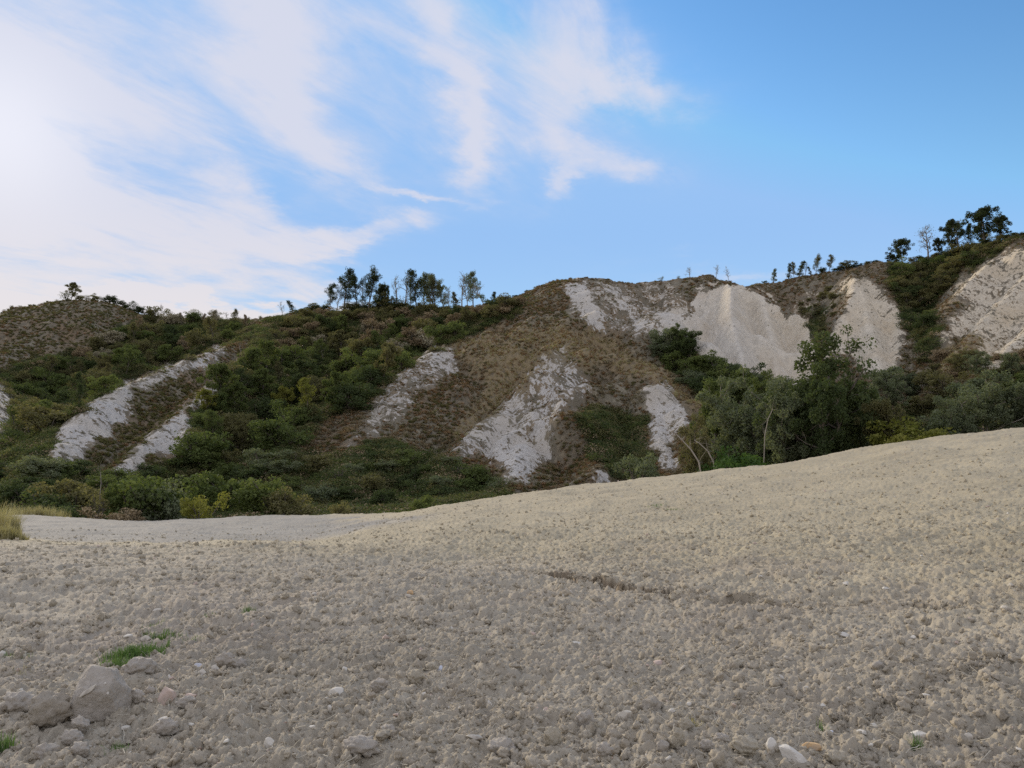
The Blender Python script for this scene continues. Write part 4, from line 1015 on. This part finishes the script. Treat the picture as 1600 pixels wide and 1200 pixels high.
for i, (px, tp) in enumerate([(8, 481), (20, 476), (33, 475), (48, 478), (62, 474), (76, 472), (90, 466), (125, 458), (136, 457), (148, 457), (160, 460), (172, 456), (184, 463), (196, 466), (207, 468), (218, 473), (228, 477), (236, 484)]):
    on_sky(px, tp, ('thin0', 'shrub1', 'thin1', 'shrub3')[i % 4], 1.3, (L_OLIVE, L_RIDGE)[int(px > 150)], 'scraggy dark shrub on the crest of the far left hill', 'shrub', 'ridge_shrub', 'shrubs on the far left hill', crown='foliage', trunk='stem')

# --- shrubs and trees on the slopes: placed where the picture shows them
def hit(px, py):
    P, ok = ground_hit(px, py, hgrid, 46, 240, 1500)
    return P, ok
def spread_over(poly, gap, seed):
    """picture points inside a polygon, about gap(y) apart"""
    r = np.random.default_rng(seed); P = np.array(poly, float); lo, hi = P.min(0), P.max(0); pts = []
    cand = r.uniform(lo, hi, (5000, 2)); cand = cand[poly_sd(cand[:, 0], cand[:, 1], poly) > 0]
    for c in cand:
        g = gap(c[1])
        if all((c[0] - q[0]) ** 2 / 1.0 + ((c[1] - q[1]) * 1.35) ** 2 > g * g for q in pts): pts.append(c)
    return np.array(pts)
def grove(poly, gap, seed, keys, Hr, mats, probs, label, cat, name, group, wr=(1.0, 1.4), lean=.12):
    px_brown = 'gully' in label and 'double' in label
    r = np.random.default_rng(seed); pts = spread_over(poly, gap, seed); P, ok = hit(pts[:, 0], pts[:, 1]); n_ = 0
    for n_i, (q, o_) in enumerate(zip(P, ok)):
        if not o_: continue
        k_ = keys[r.integers(len(keys))]; R = math.hypot(q[0], q[1])
        mt = mats[r.choice(len(mats), p=probs)]
        if pts[n_i][1] < 565 and px_brown and r.uniform() < .38: mt = (L_BROWN, L_OLIVE, L_HEATH)[r.integers(3)]
        hue = {L_DARK: 'dark green', L_MID: 'mid green', L_OLIVE: 'olive', L_YEL: 'yellowish green', L_GREY: 'grey-green', L_HEATH: 'greyish', L_BROWN: 'brown'}[mt]
        f_ = (pts[n_i][1] - pts[:, 1].min()) / (np.ptp(pts[:, 1]) + 1); g_ = (pts[n_i][0] - pts[:, 0].min()) / (np.ptp(pts[:, 0]) + 1)
        where = ('upper', 'middle', 'lower')[min(int(f_ * 3), 2)] + ' ' + ('left', 'centre', 'right')[min(int(g_ * 3), 2)]
        plant(k_, name, (q[0], q[1], q[2] - .15), r.uniform(*Hr) * (.8 + R / 450), r.uniform(*wr), mt, '%s %s, %s part' % (hue, label, where), cat, group, lean=(r.normal() * lean * .5, r.normal() * lean * .5),
              crown='foliage' if cat == 'shrub' else 'crown', trunk='stem' if cat == 'shrub' else 'trunk'); n_ += 1
    return n_
SH = ['shrub0', 'shrub1', 'shrub2', 'shrub3']
n1 = grove([(20, 690), (35, 600), (120, 560), (200, 520), (250, 500), (385, 505), (400, 515), (330, 540), (200, 590), (120, 645), (60, 690)], lambda y: 17 + max(0, y - 520) * .05, 1, SH + ['locust0', 'locust2'], (2.6, 4.6),
      [L_MID, L_OLIVE, L_DARK], [.5, .35, .15], 'shrub in the gully left of the double white spur', 'shrub', 'gully_shrub', 'shrubs in the left wooded gully')
n2 = grove([(300, 740), (320, 650), (385, 585), (450, 560), (560, 520), (700, 505), (745, 505), (640, 568), (560, 635), (470, 670), (420, 720), (340, 770)], lambda y: 19 + max(0, y - 520) * .06, 2, SH + ['oak0', 'oak1', 'locust1'], (2.8, 5.0),
      [L_MID, L_DARK, L_OLIVE, L_YEL], [.5, .2, .25, .05], 'shrub in the gully right of the double white spur', 'shrub', 'gully_shrub', 'shrubs in the middle wooded gully')
n3 = grove([(480, 495), (560, 492), (700, 494), (760, 488), (820, 472), (790, 495), (700, 512), (560, 520), (480, 545), (420, 560), (430, 520)], lambda y: 15, 3, SH, (1.8, 3.2),
      [L_OLIVE, L_BROWN, L_DARK], [.5, .3, .2], 'shrub on the slope below the middle tree row', 'shrub', 'slope_shrub', 'shrubs below the middle skyline', (1.1, 1.6))
n4 = grove([(0, 745), (90, 740), (180, 750), (250, 730), (420, 715), (520, 735), (640, 710), (700, 720), (790, 765), (640, 790), (400, 800), (150, 800), (0, 790)], lambda y: 27, 4, SH + ['thin0'], (1.2, 2.6),
      [L_DARK, L_MID, L_OLIVE, L_GREY], [.4, .25, .2, .15], 'low bush in the brambles at the slope foot', 'shrub', 'foot_shrub', 'bushes at the foot of the slope', (1.3, 1.9))
n5 = grove([(1020, 548), (1060, 540), (1110, 585), (1180, 600), (1215, 625), (1200, 655), (1130, 640), (1070, 600)], lambda y: 20, 5, SH + ['loose0', 'loose1'], (2.8, 4.6),
      [L_MID, L_DARK, L_GREY], [.5, .3, .2], 'bush below the hollow left of the white cliff', 'shrub', 'hollow_shrub', 'bushes below the white cliff')
n6 = grove([(1400, 430), (1460, 410), (1540, 385), (1560, 390), (1500, 425), (1450, 480), (1460, 530), (1425, 520), (1410, 470)], lambda y: 16, 6, SH, (1.8, 3.4),
      [L_OLIVE, L_DARK, L_MID], [.45, .4, .15], 'bush in the gully beside the right-hand white slope', 'shrub', 'gully_shrub', 'bushes in the right gully', (1.1, 1.6))
n7 = grove([(1380, 610), (1450, 590), (1600, 590), (1700, 590), (1700, 660), (1500, 680), (1400, 690)], lambda y: 32, 7, SH + ['loose1', 'loose2'], (2.2, 4.2),
      [L_GREY, L_OLIVE, L_MID], [.5, .3, .2], 'bush in the thicket behind the right field edge', 'shrub', 'field_edge_shrub', 'bushes along the right field edge')
n8 = grove([(1250, 475), (1300, 450), (1310, 480), (1285, 530), (1262, 520)], lambda y: 15, 8, SH, (.9, 1.8), [L_OLIVE, L_HEATH], [.6, .4], 'small bush between white cliff and white pyramid', 'shrub', 'slope_shrub', 'bushes between cliff and pyramid', (1.1, 1.6))
n9 = grove([(1440, 560), (1600, 560), (1600, 590), (1450, 600)], lambda y: 24, 9, SH, (1.2, 2.2), [L_OLIVE, L_BROWN], [.6, .4], 'small bush at the foot of the right-hand slope', 'shrub', 'slope_shrub', 'bushes below the right-hand white slope', (1.1, 1.6))
print('groves', n1, n2, n3, n4, n5, n6, n7, n8, n9)

def foot(px, top, R, key, width, leafm, label, cat='tree', name='tree', lean=(0, 0), bark=M_BARK, rot=None):
    dx, dy, _ = ray(px, 700); h = math.hypot(dx, dy); x, y = dx / h * R, dy / h * R; z = float(hgrid(x, y))
    d = math.hypot(x, y); ztop = at(px, top, R)[2]
    s_ = cat == 'shrub'
    return plant(key, name, (x, y, z - .15), max(ztop - z, .6), width, leafm, label, cat, None, rot, lean, bark, 'foliage' if s_ else 'crown', 'stem' if s_ else 'trunk')
for a in [
 (1318, 528, 66, 'loose0', .95, L_DARK, 'tallest tree by the field, loose olive-green crown in front of the white pyramid'),
 (1258, 580, 62, 'loose1', .95, L_DARK, 'broad dark tree at the field edge left of the tallest one, below the white cliff'),
 (1290, 600, 60, 'oak1', .9, L_DARK, 'dense dark tree between the broad dark tree and the tallest tree by the field'),
 (1228, 615, 61, 'loose2', .9, L_GREY, 'grey-green tree left of the broad dark tree at the field edge'),
 (1190, 590, 66, 'loose0', 1.0, L_GREY, 'grey-green tree with pale forked trunks below the left side of the white cliff', (0, 0), 1),
 (1150, 600, 68, 'loose1', .9, L_GREY, 'thin pale-stemmed tree left of the grey-green tree with forked trunks', (0, 0), 1),
 (1118, 592, 72, 'loose2', .8, L_MID, 'small tree with a leafy top and bare stem above the leaning pale trunks', (0, 0), 1),
 (1092, 655, 57, 'loose1', .6, L_OLIVE, 'small tree at the field edge behind the two leaning bare trunks'),
 (1380, 625, 64, 'oak2', .9, L_OLIVE, 'olive bushy tree right of the tallest tree by the field'),
 (1347, 600, 68, 'loose2', .6, L_GREY, 'slim greyish tree just right of the tallest tree by the field'),
 (1545, 588, 66, 'loose1', 1.15, L_GREY, 'broad grey-green tree at the field edge near the right side', (0, 0), 1),
 (1496, 618, 63, 'loose0', .9, L_GREY, 'grey-green small tree between the yellowish bush and the broad tree on the right'),
 (1592, 598, 66, 'loose2', 1.1, L_GREY, 'grey-green tree at the far right end of the field edge')]:
    foot(a[0], a[1], a[2], a[3], a[4], a[5], a[6], 'tree', 'field_edge_tree', a[7] if len(a) > 7 else (0, 0), M_PALE if len(a) > 8 else M_BARK)
for a in [
 (1148, 662, 55, 'shrub0', 1.2, L_BRIGHT, 'bright green ivy-covered bush at the field edge right of the leaning trunks'),
 (1162, 680, 54, 'shrub2', 1.2, L_BRIGHT, 'lower half of the bright green ivy growth beside the dark tree foot'),
 (1425, 618, 64, 'shrub1', 1.2, L_YEL, 'yellow-green bush behind the field edge, below the dark gully'),
 (1458, 636, 61, 'shrub3', 1.2, L_YEL, 'second yellowish bush, just right of the first yellow-green one at the field edge'),
 (1403, 645, 60, 'shrub2', .8, L_YEL, 'small golden bush in front of the yellow-green bush at the field edge'),
 (1000, 682, 57, 'shrub1', .85, L_GREY, 'upright grey-green bush right below the small white tip of the centre spur'),
 (660, 752, 52, 'shrub2', .8, L_MID, 'upright green bush at the field edge where the field rises, bottom centre of the slope'),
 (540, 762, 52, 'shrub0', .8, L_OLIVE, 'yellowish-olive bush at the field edge left of the rise of the field'),
 (238, 698, 56, 'shrub3', 1.1, L_MID, 'large green bush at the field edge below the second white rib on the left'),
 (272, 712, 55, 'shrub0', .9, L_GREY, 'greyish twiggy bush just right of the large green bush below the second white rib'),
 (205, 722, 57, 'shrub1', .9, L_MID, 'green bush just left of the large green bush below the second white rib'),
 (318, 748, 52, 'shrub1', .9, L_YEL, 'bright yellow-green bush at the lower left field edge'),
 (345, 700, 60, 'shrub2', 1.0, L_MID, 'green bush behind the bright yellow-green bush at the lower left'),
 (420, 712, 58, 'shrub3', 1.1, L_MID, 'rounded green bush in the lower left thicket, right of the yellow-green one'),
 (455, 735, 56, 'shrub0', 1.1, L_OLIVE, 'mossy olive bush right of the rounded green bush in the lower left thicket'),
 (118, 712, 60, 'shrub2', 1.0, L_OLIVE, 'yellowish bush under the foot of the leftmost white rib'),
 (60, 735, 58, 'shrub0', 1.3, L_DARK, 'dark green bush at the foot of the grassy spur on the far left'),
 (158, 738, 57, 'thin1', .8, L_OLIVE, 'sparse bush round a pale bare stem at the foot of the left ribs'),
 (100, 762, 54, 'shrub3', 1.3, L_DARK, 'dark low bush at the lower left corner of the field'),
 (185, 775, 53, 'shrub1', 1.4, L_BROWN, 'brownish low bush where the field edge dips on the left')]:
    foot(a[0], a[1], a[2], a[3], a[4], a[5], a[6], 'shrub', 'field_edge_shrub')

# bare leaning trunks and dead stems at the field edge
def bare_trunk(pts, R, r0, r1, label, forks=()):
    P = [at(px, py, R + k_ * .15) for k_, (px, py) in enumerate(pts)]; base = P[0].copy(); base[2] = min(base[2], float(hgrid(base[0], base[1]))) ; n_ = len(P) - 1
    P[0] = base; segs = []
    for i in range(n_):
        segs.append((P[i] - base, P[i + 1] - base, r0 + (r1 - r0) * i / n_, r0 + (r1 - r0) * (i + 1) / n_))
    e = bpy.data.objects.new('bare_tree', None); C.objects.link(e); e.location = base; tag(e, label, 'tree')
    T = tubes(segs, 6); link('trunk', mesh_np('bare_trunk', T[0], T[1], [M_PALE]), e)
    s2 = []
    r = np.random.default_rng(int(pts[0][0]))
    for i in range(1, n_ + 1):
        for _ in range(3):
            s_, bp, _d = branch(P[i] - base, r.normal(size=3) + np.array([0, 0, .9]), r.uniform(.5, 1.3), r1 * .45, r, 4, .25, .05); s2 += s_
    T = tubes(s2, 4); link('branches', mesh_np('bare_branches', T[0], T[1], [M_PALE]), e)
    return e
bare_trunk([(1102, 745), (1092, 722), (1080, 703), (1066, 688), (1056, 678)], 53, .06, .03, 'pale bare trunk leaning up to the left at the field edge, left one of two')
bare_trunk([(1120, 742), (1115, 722), (1106, 705), (1092, 692), (1085, 688)], 54, .055, .025, 'pale crooked trunk at the field edge, right one of the two leaning ones')
bare_trunk([(1190, 700), (1195, 680), (1200, 655), (1207, 640)], 56, .035, .02, 'bare pale stem rising right of the bright ivy bush')
bare_trunk([(157, 790), (156, 775), (158, 755), (157, 738)], 58, .028, .016, 'thin bare pale stem standing at the lower left field edge')

# ------------------------------------------------------------------ grass at the field's left end and in the soil
def blades(seed, n, H, rad, w=.004):
    r = np.random.default_rng(seed); a = r.uniform(0, 6.28, n); q = rad * r.uniform(0, 1, n) ** .62 * (.75 + .35 * np.sin(3 * a + seed) * np.sin(5 * a))
    b = np.stack([np.cos(a) * q, np.sin(a) * q * .8, 0 * a], -1); t_ = r.uniform(0, 6.28, n); ln = r.uniform(.05, .7, n)
    o = np.stack([np.cos(t_), np.sin(t_), 0 * t_], -1); L = H * r.uniform(.30, 1.1, n)
    side = np.stack([-np.sin(t_), np.cos(t_), 0 * t_], -1) * w; V = []; up = np.array([0, 0, 1.0])
    for k_, f in enumerate((0, .4, .75, 1)):
        c = b + up * (L * f * (1 - .3 * ln * f))[:, None] + o * (L * ln * f * f)[:, None]
        V += [c - side * (1 - f * .9), c + side * (1 - f * .9)]
    V = np.stack(V, 1).reshape(-1, 3); i = np.arange(n)[:, None] * 8
    return V, np.concatenate([i + [2 * k_, 2 * k_ + 1, 2 * k_ + 3, 2 * k_ + 2] for k_ in range(3)], 0)
def grass(px, py, rad, n, H, mat, label, w=.0035, fn=None, cat='grass', name='grass_tuft', R=None):
    p = fpt(px, py) if R is None else at(px, py, R); z = float(fgrid(p[0], p[1])) - .01; sd_ = int(px * 3 + py)
    V, Fq = blades(sd_, n, H, rad, w); V[:, 2] += fgrid(V[:, 0] + p[0], V[:, 1] + p[1]) - z - .01
    o = link(name, mesh_np(name, V, Fq, [mat], False), None, (p[0], p[1], z)); return tag(o, label, cat)
grass(207, 1020, .23, 800, .10, L_GRASS, 'largest bright green grass patch, just behind the big clod at the lower left', .003)
grass(185, 1034, .16, 330, .08, L_GRASS, 'darker grass clump at the near edge of the large green patch', .003)
grass(237, 1012, .17, 330, .085, L_GRASS, 'right end clump of the large green grass patch', .003)
grass(254, 992, .14, 240, .075, L_GRASS, 'smaller grass tuft behind the right end of the large green patch', .003)
grass(296, 1000, .22, 70, .05, L_GRASS, 'sparse thin grass right of the green patch', .0025)
grass(388, 960, .07, 110, .085, L_GRASS, 'small isolated green tuft in the soil, left of the middle', .003)
grass(325, 968, .08, 50, .05, L_GRASS, 'faint green sprigs between the patch and the isolated tuft', .0025)
grass(240, 978, .15, 60, .05, L_GRASS, 'sparse green sprigs behind the patch', .0025)
grass(12, 1020, .18, 110, .05, L_GRASS, 'sparse grass at the left edge level with the large patch', .0025)
grass(34, 1042, .10, 40, .05, L_SEED, 'faint dry sprigs near the left edge', .0025)
grass(0, 1170, .10, 160, .12, L_GRASS, 'green grass at the very left edge beside the clods', .003)
grass(183, 1186, .08, 60, .06, L_GRASS, 'small green sprigs below the big clod', .0025)
grass(1432, 1166, .045, 60, .09, L_GRASS, 'small upright green tuft at the lower right', .0028)
grass(1286, 1138, .05, 40, .075, L_GRASS, 'thin green sprigs left of the small upright tuft at the lower right', .0025)
grass(1085, 1150, .07, 40, .05, L_SEED, 'faint dry sprigs among the clods at the bottom centre', .0025)
grass(990, 1072, .05, 34, .07, M_STRAW, 'dead pale tuft standing in the soil right of centre', .0025)
grass(1025, 790, .35, 70, .09, L_GRASS, 'faint green patch high on the tan slope, left one', .006)
grass(1052, 798, .30, 50, .08, L_GRASS, 'faint green patch high on the tan slope, right one', .006)
grass(5, 838, .36, 1100, .28, L_SEED, 'lower mound of pale dry grass at the left end of the field', .008, cat='dry grass', name='dry_grass_clump', R=17)
grass(22, 840, .24, 500, .17, L_SEED, 'small outer mound of pale dry grass at the left end of the field', .008, cat='dry grass', name='dry_grass_clump', R=17)
grass(2, 815, .8, 1600, .8, L_SEED, 'taller pale dry grass behind the mounds at the left end of the field', .012, cat='dry grass', name='dry_grass_clump', R=30)
grass(-30, 830, .7, 1000, .9, L_SEED, 'dry grass cut by the left picture edge', .01, cat='dry grass', name='dry_grass_clump', R=20)
grass(60, 795, 1.6, 1300, .7, L_SEED, 'yellowish grass strip along the far left corner of the field', .014, cat='dry grass', name='dry_grass_clump', R=51)

# ------------------------------------------------------------------ stones and big clods that can be told apart
def lay(px, py, wpx, hpx, kind, mat, label, cat, name, dep=1.0, rotz=None, sink=.30, rise=0.0):
    sd_ = int(px * 7 + py * 13); p = fpt(px, py + hpx * .3); R = math.hypot(p[0], p[1]); w = wpx / F * math.hypot(R, EYE) / 2; h = hpx / F * math.hypot(R, EYE) / 2
    big = wpx > 22
    sh = (clod if kind == 'clod' else stone)(sd_, 4 if big else 3, (w, w * .8 * dep, max(h * 1.0, w * .3)))
    me_ = mesh_np(name, sh[0], sh[1], [mat], kind == 'clod')
    z = float(fgrid(p[0], p[1]))
    o = link(name, me_, None, (p[0], p[1], z + max(h, w * .3) * (1 - 2 * sink) + rise)); o.rotation_euler = (rng.normal() * .12, rng.normal() * .12, rng.uniform(-.5, .5) if rotz is None else rotz)
    return tag(o, label, cat)
ST = [
 (262, 1112, 23, 24, M_PEBP, 'rounded pinkish stone right of the big clod'), (297, 1110, 17, 12, M_PEBP, 'blocky pale pink stone just right of the rounded pinkish one'),
 (308, 1051, 15, 14, M_PEBB, 'pointed bluish-white stone above the pinkish stones'), (334, 1057, 14, 12, M_PEB, 'pale stone right of the pointed bluish one'),
 (314, 1067, 15, 12, M_PEB, 'cream stone just below the pointed bluish one'), (153, 1056, 13, 9, M_PEBW, 'white stone on the far top edge of the big clod'), (143, 1053, 10, 7, M_PEBW, 'small white stone left of the one topping the big clod'),
 (200, 989, 10, 6, M_PEBW, 'white stone behind the green grass patch'), (228, 994, 12, 7, M_PEB, 'pale stone touching the back of the grass patch'), (245, 956, 11, 6, M_PEBW, 'small white stone far behind the grass patch'),
 (5, 1103, 10, 14, M_PEB, 'pale upright stone at the left edge'), (3, 1017, 8, 9, M_PEBW, 'white stone at the left edge level with the grass'), (32, 1079, 8, 6, M_PEBW, 'small white stone left of the reddish clod'),
 (193, 1154, 15, 7, M_PEB, 'flat pale stone in front of the big clod'), (253, 1141, 14, 6, M_PEBW, 'flat white chip below the rounded pinkish stone'), (297, 1150, 10, 8, M_PEBW, 'pale chip lower right of the pinkish stones'), (234, 1119, 8, 7, M_PEB, 'pale chip between the big clod and the pinkish stone'),
 (528, 1090, 23, 15, M_PEBW, 'long white two-lobed stone left of centre at the front'), (515, 1119, 7, 13, M_PEBW, 'thin upright white chip below the two-lobed stone'), (419, 1178, 15, 17, M_PEBW, 'white egg-shaped stone near the bottom edge'), (487, 1154, 8, 7, M_PEBW, 'small round white pebble left of centre at the bottom'),
 (602, 1000, 11, 9, M_PEBP, 'leaning pale stone left of the picture centre'), (640, 932, 10, 9, M_PEBO, 'orange stone in the reddish soil left of centre'), (637, 938, 9, 6, M_PEB, 'cream stone under the orange one'),
 (454, 954, 8, 5, M_PEBW, 'white chip in the grey soil left of centre'), (491, 936, 7, 6, M_PEB, 'small pale chip up left of the orange stone'), (706, 978, 7, 4, M_PEBW, 'tiny white chip right of the leaning pale stone'), (688, 1053, 6, 11, M_PEBB, 'narrow bluish stone beside the yellowish clod'),
 (750, 1103, 7, 12, M_PEB, 'upright pale chip near the bottom centre'), (743, 1167, 24, 9, M_PEB, 'flat grey-white slab at the bottom centre'), (663, 1095, 6, 6, M_PEBW, 'left one of a pair of tiny pebbles at the bottom centre'), (672, 1094, 7, 6, M_PEBP, 'right one of a pair of tiny pebbles at the bottom centre'),
 (902, 998, 18, 7, M_PEBW, 'long white flat stone right of the picture centre'), (1028, 1028, 18, 10, M_PEBP, 'pinkish-white stone above a small hollow in the soil'), (976, 1130, 21, 17, M_PEB, 'flat wedge-shaped pale stone near the bottom'), (1050, 1121, 10, 7, M_PEBW, 'white chip on the clod right of the wedge stone'), (1077, 1107, 8, 6, M_PEBW, 'small grey-white pebble, left one of two above the bottom clods'), (1090, 1108, 7, 6, M_PEBW, 'small white pebble, right one of two above the bottom clods'),
 (1321, 990, 14, 8, M_PEBW, 'white stone in the middle of the right foreground'), (1427, 999, 11, 5, M_PEBW, 'flat white chip right of the middle stone on the right'), (1573, 956, 13, 11, M_PEB, 'whitish stone near the right picture edge'), (1322, 916, 11, 6, M_PEBW, 'white chip up the slope right of the gully'), (1383, 918, 9, 4, M_PEBW, 'thin white chip up the slope above the dark crack'), (1580, 918, 8, 7, M_PEB, 'pale chip high up at the right edge'),
 (1229, 1026, 9, 7, M_PEB, 'pale stone in the soil right of centre'), (1260, 1077, 10, 8, M_PEB, 'oval pale stone in the lower right'), (1286, 1099, 11, 7, M_PEBW, 'white stone lower right of the oval pale one'), (1328, 1084, 8, 6, M_PEB, 'dull pale chip right of the oval stone'), (1347, 1140, 15, 8, M_PEBW, 'white oval stone at the lower right'), (1365, 1127, 10, 9, M_PEBW, 'chalky stone just above the white oval one'),
 (1435, 1147, 27, 8, M_PEBW, 'long white slab behind the small green tuft'), (1512, 1156, 12, 13, M_PEB, 'pale square stone at the lower right'), (1448, 1086, 11, 6, M_PEBW, 'white chip beside the furrow at the right'), (1297, 1145, 8, 5, M_PEBB, 'bluish chip left of the white oval stone'), (1221, 1147, 12, 9, M_PEB, 'pale stone left of the bluish chip'),
 (1270, 1171, 25, 16, M_PEBO, 'orange-tan block near the bottom right'), (1237, 1188, 36, 21, M_PEBW, 'large whitish angular stone at the bottom right'), (1205, 1181, 16, 20, M_PEBW, 'white stone left of the large angular one at the bottom'), (1447, 1197, 16, 9, M_PEBP, 'pink stone cut by the bottom edge at the right'), (1187, 903, 8, 4, M_PEBW, 'white chip above the right end of the gully'),
 (190, 811, 5, 7, M_PEBW, 'tall white stone at the far field edge, left one of two'), (212, 813, 6, 4, M_PEBW, 'flat white stone at the far field edge, right one of two')]
for a in ST: lay(a[0], a[1], a[2] * 1.05, a[3] * 1.05, 'stone', a[4], a[5], 'stone', 'stone')
CL = [
 (78, 1120, 60, 56, M_CLODR, 'reddish-brown clod left of the biggest one, split from it by a dark gap', .9),
 (124, 1150, 32, 24, M_CLODA, 'smaller clod wedged under the gap between the two large ones', .8), (112, 1162, 34, 26, M_CLODA, 'crumbly clod below the reddish-brown one', .8), (30, 1100, 50, 34, M_CLODA, 'low grey clod left of the reddish-brown one', 1.),
 (216, 1058, 52, 30, M_CLODA, 'rounded clod beside the near edge of the grass patch', 1.), (214, 1112, 26, 24, M_CLODA, 'grey clod just right of the biggest one', .9), (233, 1104, 16, 18, M_CLODA, 'small upright clod between the biggest one and the pinkish stone', .8), (258, 1156, 36, 30, M_CLODA, 'rounded grey clod below the pinkish stones', .9),
 (290, 1122, 32, 20, M_CLODA, 'flat grey clod under the blocky pink stone', 1.), (352, 1046, 36, 26, M_CLODA, 'grey clod beyond the pointed bluish stone', .9), (372, 1038, 30, 24, M_CLODA, 'grey clod right of the one beyond the bluish stone', .9), (70, 1180, 34, 26, M_CLODA, 'grey clod near the bottom left corner', .9), (125, 1186, 30, 24, M_CLODA, 'grey clod at the bottom left below the gap', .9),
 (650, 1066, 30, 28, M_CLODY, 'yellowish clod in the middle foreground', .9), (674, 1050, 22, 16, M_CLODY, 'small yellowish clod up right of the bigger yellowish one', .9), (592, 1076, 32, 24, M_CLODA, 'grey clod left of the yellowish one in the middle foreground', .9), (605, 1155, 28, 20, M_CLODA, 'rounded clod at the bottom left of centre', .9), (563, 1183, 60, 34, M_CLODA, 'wide light grey mound clod at the bottom edge', 1.), (785, 1176, 50, 34, M_CLODA, 'light grey clod beside the flat slab at the bottom centre', 1.),
 (864, 1166, 32, 38, M_CLODY, 'tall yellowish clod leaning right at the bottom', .8), (915, 1136, 32, 32, M_CLODA, 'grey clod left of the wedge-shaped stone', .9), (1017, 1102, 42, 34, M_CLODR, 'reddish-beige rounded clod at the lower centre right', .9), (1072, 1150, 26, 24, M_CLODY, 'smooth rounded clod with chips above it at the bottom', .9), (1058, 1178, 30, 36, M_CLODY, 'tall lumpy clod at the bottom edge right of centre', .9), (1128, 1175, 28, 20, M_CLODA, 'small grey clod right of the tall lumpy one', .9), (1164, 1190, 42, 30, M_CLODY, 'wide yellowish clod at the bottom edge', 1.), (1036, 1190, 22, 24, M_CLODA, 'grey clod left of the tall lumpy one at the bottom edge', .9),
 (1153, 1036, 24, 14, M_CLODY, 'pale yellowish clod in the right middle ground', .9), (1104, 1190, 24, 22, M_CLODA, 'grey clod between the tall lumpy and the wide yellowish ones', .9), (945, 1192, 30, 22, M_CLODA, 'grey clod at the bottom edge right of the tall yellowish one', .9), (1372, 1047, 20, 14, M_CLODA, 'grey clod in the soil on the right, above the furrow', .9),
 (1308, 1186, 34, 24, M_CLODY, 'brownish clod right of the large angular stone at the bottom', .9), (1360, 1184, 26, 18, M_CLODR, 'reddish clod below the white oval stone', .9), (1575, 1180, 34, 22, M_CLODR, 'reddish clod at the bottom right corner', .9)]
for a in CL: lay(a[0], a[1], a[2], a[3], 'clod', a[4], a[5], 'clod', 'soil_clod', a[6], sink=.22)

# the biggest clod: a broken block with flat faces, a pale fragment and two chips set in it
p = fpt(155, 1128); R = math.hypot(p[0], p[1]); w = 68 / F * math.hypot(R, EYE) / 2
V, Fc = ICO[5]; off = Vector((3.3, 1.2, 8.1))
N = np.array([(0, -1, -.15), (0, -.62, .8), (1, -.25, .15), (-1, -.3, .25), (.1, .2, 1), (0, 1, .2), (-.75, -.5, .65), (.55, -.9, -.3), (.9, .2, .7), (0, 0, -1)], float); N /= np.linalg.norm(N, axis=1, keepdims=True)
D = np.array([.78, .78, .86, .98, .95, .8, .86, .86, .88, .7]); dt = V @ N.T; rad = np.where(dt > .05, D / np.maximum(dt, .05), 9).min(1); rad = np.minimum(rad, 1.25)
Pp = []
for q_, r_ in zip(V, rad):
    v_ = Vector(q_); k1 = mn.fractal(v_ * 2.0 + off, .9, 2.1, 6); k2 = mn.voronoi(v_ * 5 + off)[0][0]
    Pp.append(v_ * r_ * (1 + .06 * k1 - .06 * k2 + .03 * mn.fractal(v_ * 9 + off, .8, 2.1, 4)))
Pp = np.array(Pp) * np.array([w * .98, w * .85, w * 1.15])
z = float(fgrid(p[0], p[1])) + w * .52
big = bpy.data.objects.new('soil_clod', None); C.objects.link(big); big.location = (p[0], p[1], z + w * .12); tag(big, 'biggest clod, a grey block with a pale fragment stuck on its sloping face', 'clod')
link('block', mesh_np('clod_block', Pp, Fc, [M_CLODA], True), big)
def on_block(name, dx, dz, dims, mat, rot):
    c = np.array([dx * w, -9.0, dz * w]); k_ = np.argmin((Pp[:, 0] - c[0]) ** 2 + (Pp[:, 2] - c[2]) ** 2 + (Pp[:, 1] > 0) * 9)
    sh = stone(int(abs(dx * 100) + 7), 3, dims, 9); o = link(name, mesh_np(name, sh[0], sh[1], [mat], False), big, tuple(Pp[k_])); o.rotation_euler = rot; return o
on_block('pale_fragment', -.12, .42, (w * .34, w * .06, w * .13), M_PEB, (-.75, -.62, 0))
on_block('chip', .38, .62, (w * .05, w * .04, w * .05), M_PEBW, (-.5, 0, 0))
on_block('chip', .62, .30, (w * .05, w * .04, w * .06), M_PEBW, (-.3, 0, .3))
